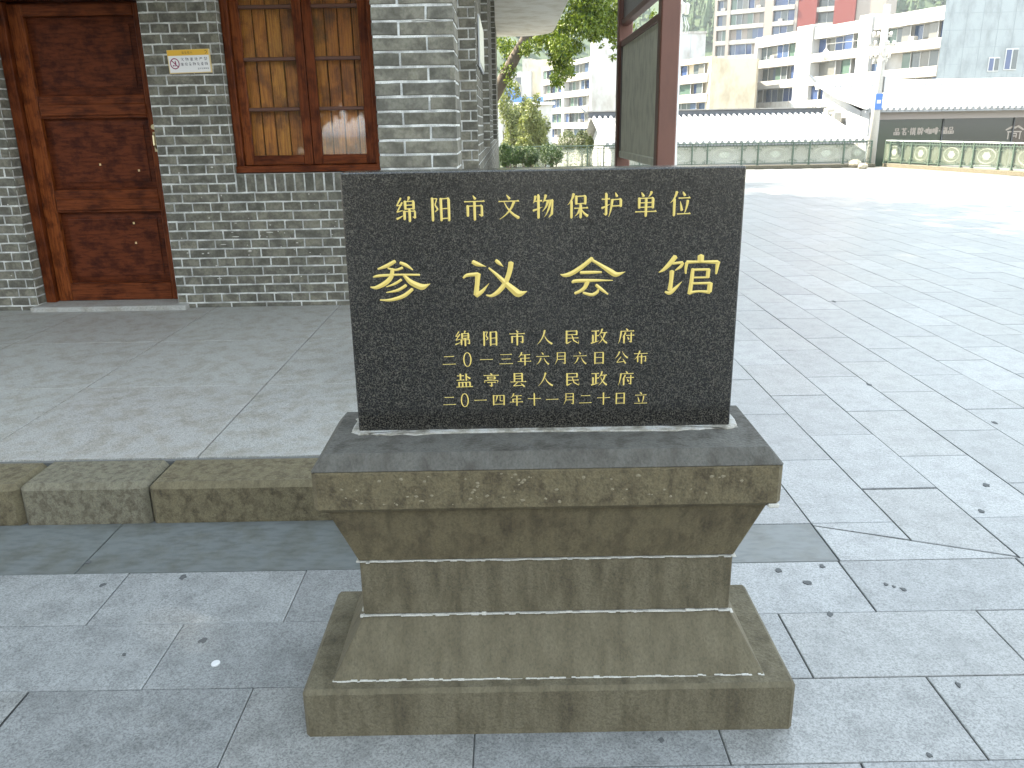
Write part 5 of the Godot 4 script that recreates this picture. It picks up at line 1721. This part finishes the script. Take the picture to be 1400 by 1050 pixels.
	for q in [[753, 211, 17, 16, -23.0, "round dense green bush standing on its own by the railing"], [722, 213, 15, 14, -23.4, "ragged green bush with bare stems below beside the round bush"], [703, 212, 13, 13, -23.2, "low ragged bush between the hall wall and its fellow"], [690, 212, 9, 17, -22.6, "thin leafy bush against the side wall of the hall"]]:
		var z: float = q[4]
		var o := at(q[0], q[1], z)
		var rx := at(q[0] + q[2], q[1], z).x - o.x
		var ry := at(q[0], q[1] - q[3], z).y - o.y
		var bt := thing("hedge_bush", q[5], "bush", Vector3(o.x, 0, z), "bushes by the hall")
		var sb := MB.new()
		for i in 5:
			limb(sb, Vector3(rng.randfn() * 0.04, -0.05, rng.randfn() * 0.04), Vector3(rng.randfn() * rx * 0.4, o.y, rng.randfn() * rx * 0.4), 0.025, 0.01)
		part("stem", sb.mesh(M.bark, true), bt)
		var cl := [[Vector3(0, o.y, 0), Vector3(rx, ry, rx), 1500]]
		for i in 9:
			var d := Vector3(rng.randfn(), rng.randfn(), rng.randfn()).normalized()
			cl.append([Vector3(0, o.y, 0) + d * Vector3(rx, ry, rx) * 0.75, Vector3.ONE * rx * 0.34, 110])
		part("foliage", leaf_mesh(cl, 0.05, ha, hb, M.leaf_dark, 0.8), bt)
	# strip of rough grass under them
	var gl := []
	for i in 60:
		gl.append([Vector3(rng.randf_range(-1.5, 3.4), 0.03, rng.randf_range(-24.6, -22.6)), Vector3(0.3, 0.09, 0.3), 60])
	var gr := part("grass_strip", leaf_mesh(gl, 0.07, Color(0.10, 0.14, 0.03), Color(0.30, 0.28, 0.09), M.leaf, 0.0, -1.5), self)
	gr.set_meta("kind", "stuff")
	gr.set_meta("label", "rough yellow green grass at the foot of the bushes")
	gr.set_meta("category", "grass")


# ---------------------------------------------------------------- small things
func build_small_things() -> void:
	# concrete pole at the corner of the railings
	var base := Vector3(11.25, 0, -26.35)
	var t := thing("utility_pole", "pale concrete utility pole with wires and a small blue plate at the railing corner", "pole", base)
	var b := MB.new()
	b.tube([Vector3(0, -0.4, 0), Vector3(0.0, 4.6, 0)], [0.14, 0.095], 12)
	part("shaft", b.mesh(M.pole, true), t)
	bpart("blue_plate", Vector3(-0.11, 1.66, 0.125), Vector3(0.11, 2.12, 0.14), M.blue_paint, t, 0.004)
	var st := bpart("plate_mark", Vector3(-0.06, 1.84, 0.1405), Vector3(0.06, 1.94, 0.1425), M.white_plastic, t)
	st.set_meta("label", "pale mark on the blue plate")
	for q in [[3.75, 0.28], [3.5, 0.4], [3.15, 0.3], [3.0, 0.22]]:
		var arm := bpart("crossarm", Vector3(-q[1], q[0] - 0.025, -0.14), Vector3(q[1], q[0] + 0.025, -0.1), M.pole, t)
		for s in [-1, -0.5, 0.5, 1]:
			var ib := MB.new()
			ib.tube([Vector3(s * (q[1] - 0.03), 0.02, 0), Vector3(s * (q[1] - 0.03), 0.09, 0), Vector3(s * (q[1] - 0.03), 0.13, 0)], [0.035, 0.05, 0.025], 8)
			part("insulator", ib.mesh(M.white_plastic), arm)
	bpart("junction_box", Vector3(0.12, 2.15, -0.05), Vector3(0.42, 2.62, 0.12), M.frame_white, t, 0.01)
	b = MB.new()
	for i in 5:
		b.tube([Vector3(0.1 * cos(i), 2.9 + 0.12 * i, 0.12), Vector3(0.16 * sin(i * 2.0), 3.1 + 0.1 * i, 0.2), Vector3(-0.12, 3.0 + 0.15 * i, 0.14)], [0.014, 0.014, 0.014], 5)
	part("cable_loops", b.mesh(M.pole), t)
	# lamp on a long arm from the pole
	var lp := thing("hanging_lamp", "oval white lamp hanging from a thin arm beside the concrete pole", "lamp", base + Vector3(0, 3.35, 0))
	var gp := at(1130, 75, -26.3) - lp.position
	b = MB.new()
	b.tube([Vector3(-0.1, 0.02, 0), Vector3(-0.75, 0.28, 0), Vector3(gp.x, gp.y + 0.3, 0)], [0.016, 0.014, 0.012], 6)
	b.tube([Vector3(gp.x, gp.y + 0.3, 0), Vector3(gp.x, gp.y + 0.15, 0)], [0.012, 0.012], 6)
	part("arm", b.mesh(M.pole), lp)
	b = MB.new()
	b.blob(Vector3(gp.x, gp.y, 0), Vector3(0.105, 0.155, 0.105), 0, 10)
	part("globe", b.mesh(M.white_plastic, true), lp)
	b = MB.new()
	b.tube([Vector3(gp.x, gp.y + 0.14, 0), Vector3(gp.x, gp.y + 0.18, 0)], [0.05, 0.03], 10)
	part("cap", b.mesh(M.pole), lp)
	# old-style lantern post behind the board
	var lz := -24.0
	var l0 := at(939, 12, lz)
	var lamp := thing("lantern_post", "white lantern post with clustered lanterns half hidden by the notice board", "street lamp", Vector3(l0.x - 0.16, 0, lz))
	b = MB.new()
	b.tube([Vector3(0, 0, 0), Vector3(0, 0.5, 0), Vector3(0, l0.y + 1.2, 0)], [0.09, 0.055, 0.04], 10)
	part("shaft", b.mesh(M.frame_white, true), lamp)
	for q in [[0.16, 0.0], [-0.16, 0.0], [0.0, 0.17], [0.09, 0.75], [-0.09, 0.75]]:
		var o := Vector3(q[0], l0.y + (q[1] if q[1] > 0.5 else 0.0), q[1] if q[1] < 0.5 else 0.0)
		b = MB.new()
		b.tube([o - Vector3(0, 0.14, 0), o + Vector3(0, 0.1, 0), o + Vector3(0, 0.15, 0)], [0.05, 0.085, 0.03], 6)
		var ln := part("lantern", b.mesh(M.white_plastic), lamp)
		ln.set_meta("label", "cream lantern")
	b = MB.new()
	for i in 6:
		var q := TAU * i / 6
		b.tube([Vector3(0, l0.y - 0.65, 0), Vector3(cos(q) * 0.2, l0.y - 0.62, sin(q) * 0.2), Vector3(cos(q) * 0.24, l0.y - 0.45, sin(q) * 0.24), Vector3(cos(q) * 0.14, l0.y - 0.2, sin(q) * 0.14)], [0.015, 0.015, 0.015, 0.012], 6)
	part("scroll_arms", b.mesh(M.frame_white), lamp)
	# stones at the foot of the pole
	for q in [[1168, 225, 0.17, "larger pale rock lying at the foot of the pole"], [1179, 227, 0.12, "smaller pinkish rock lying at the foot of the pole"]]:
		var p := on_ground(q[0], q[1] + 4)
		var rk := MB.new()
		rk.blob(Vector3(0, q[2] * 0.62, 0), Vector3(q[2] * 1.2, q[2] * 0.75, q[2]), 0.12, 6, rng)
		var o := part(numbered("rock"), rk.mesh(M.rock), self, Vector3(p.x, 0.0, p.z))
		o.set_meta("label", q[3])
		o.set_meta("category", "rock")
		o.set_meta("group", "rocks by the pole")
	# scrap of white litter
	var lit := on_ground(295, 908)
	var d := MB.new()
	var ring := []
	for i in 14:
		ring.append(Vector2(cos(TAU * i / 14) * 0.0115, sin(TAU * i / 14) * 0.013))
	d.prism(ring, 0.0, 0.004, 0.001)
	var disc := part("bottle_cap", d.mesh(M.litter), self, Vector3(lit.x, 0.0008, lit.z))
	disc.set_meta("label", "small round white disc lying on the grey paving slab")
	disc.set_meta("category", "litter")
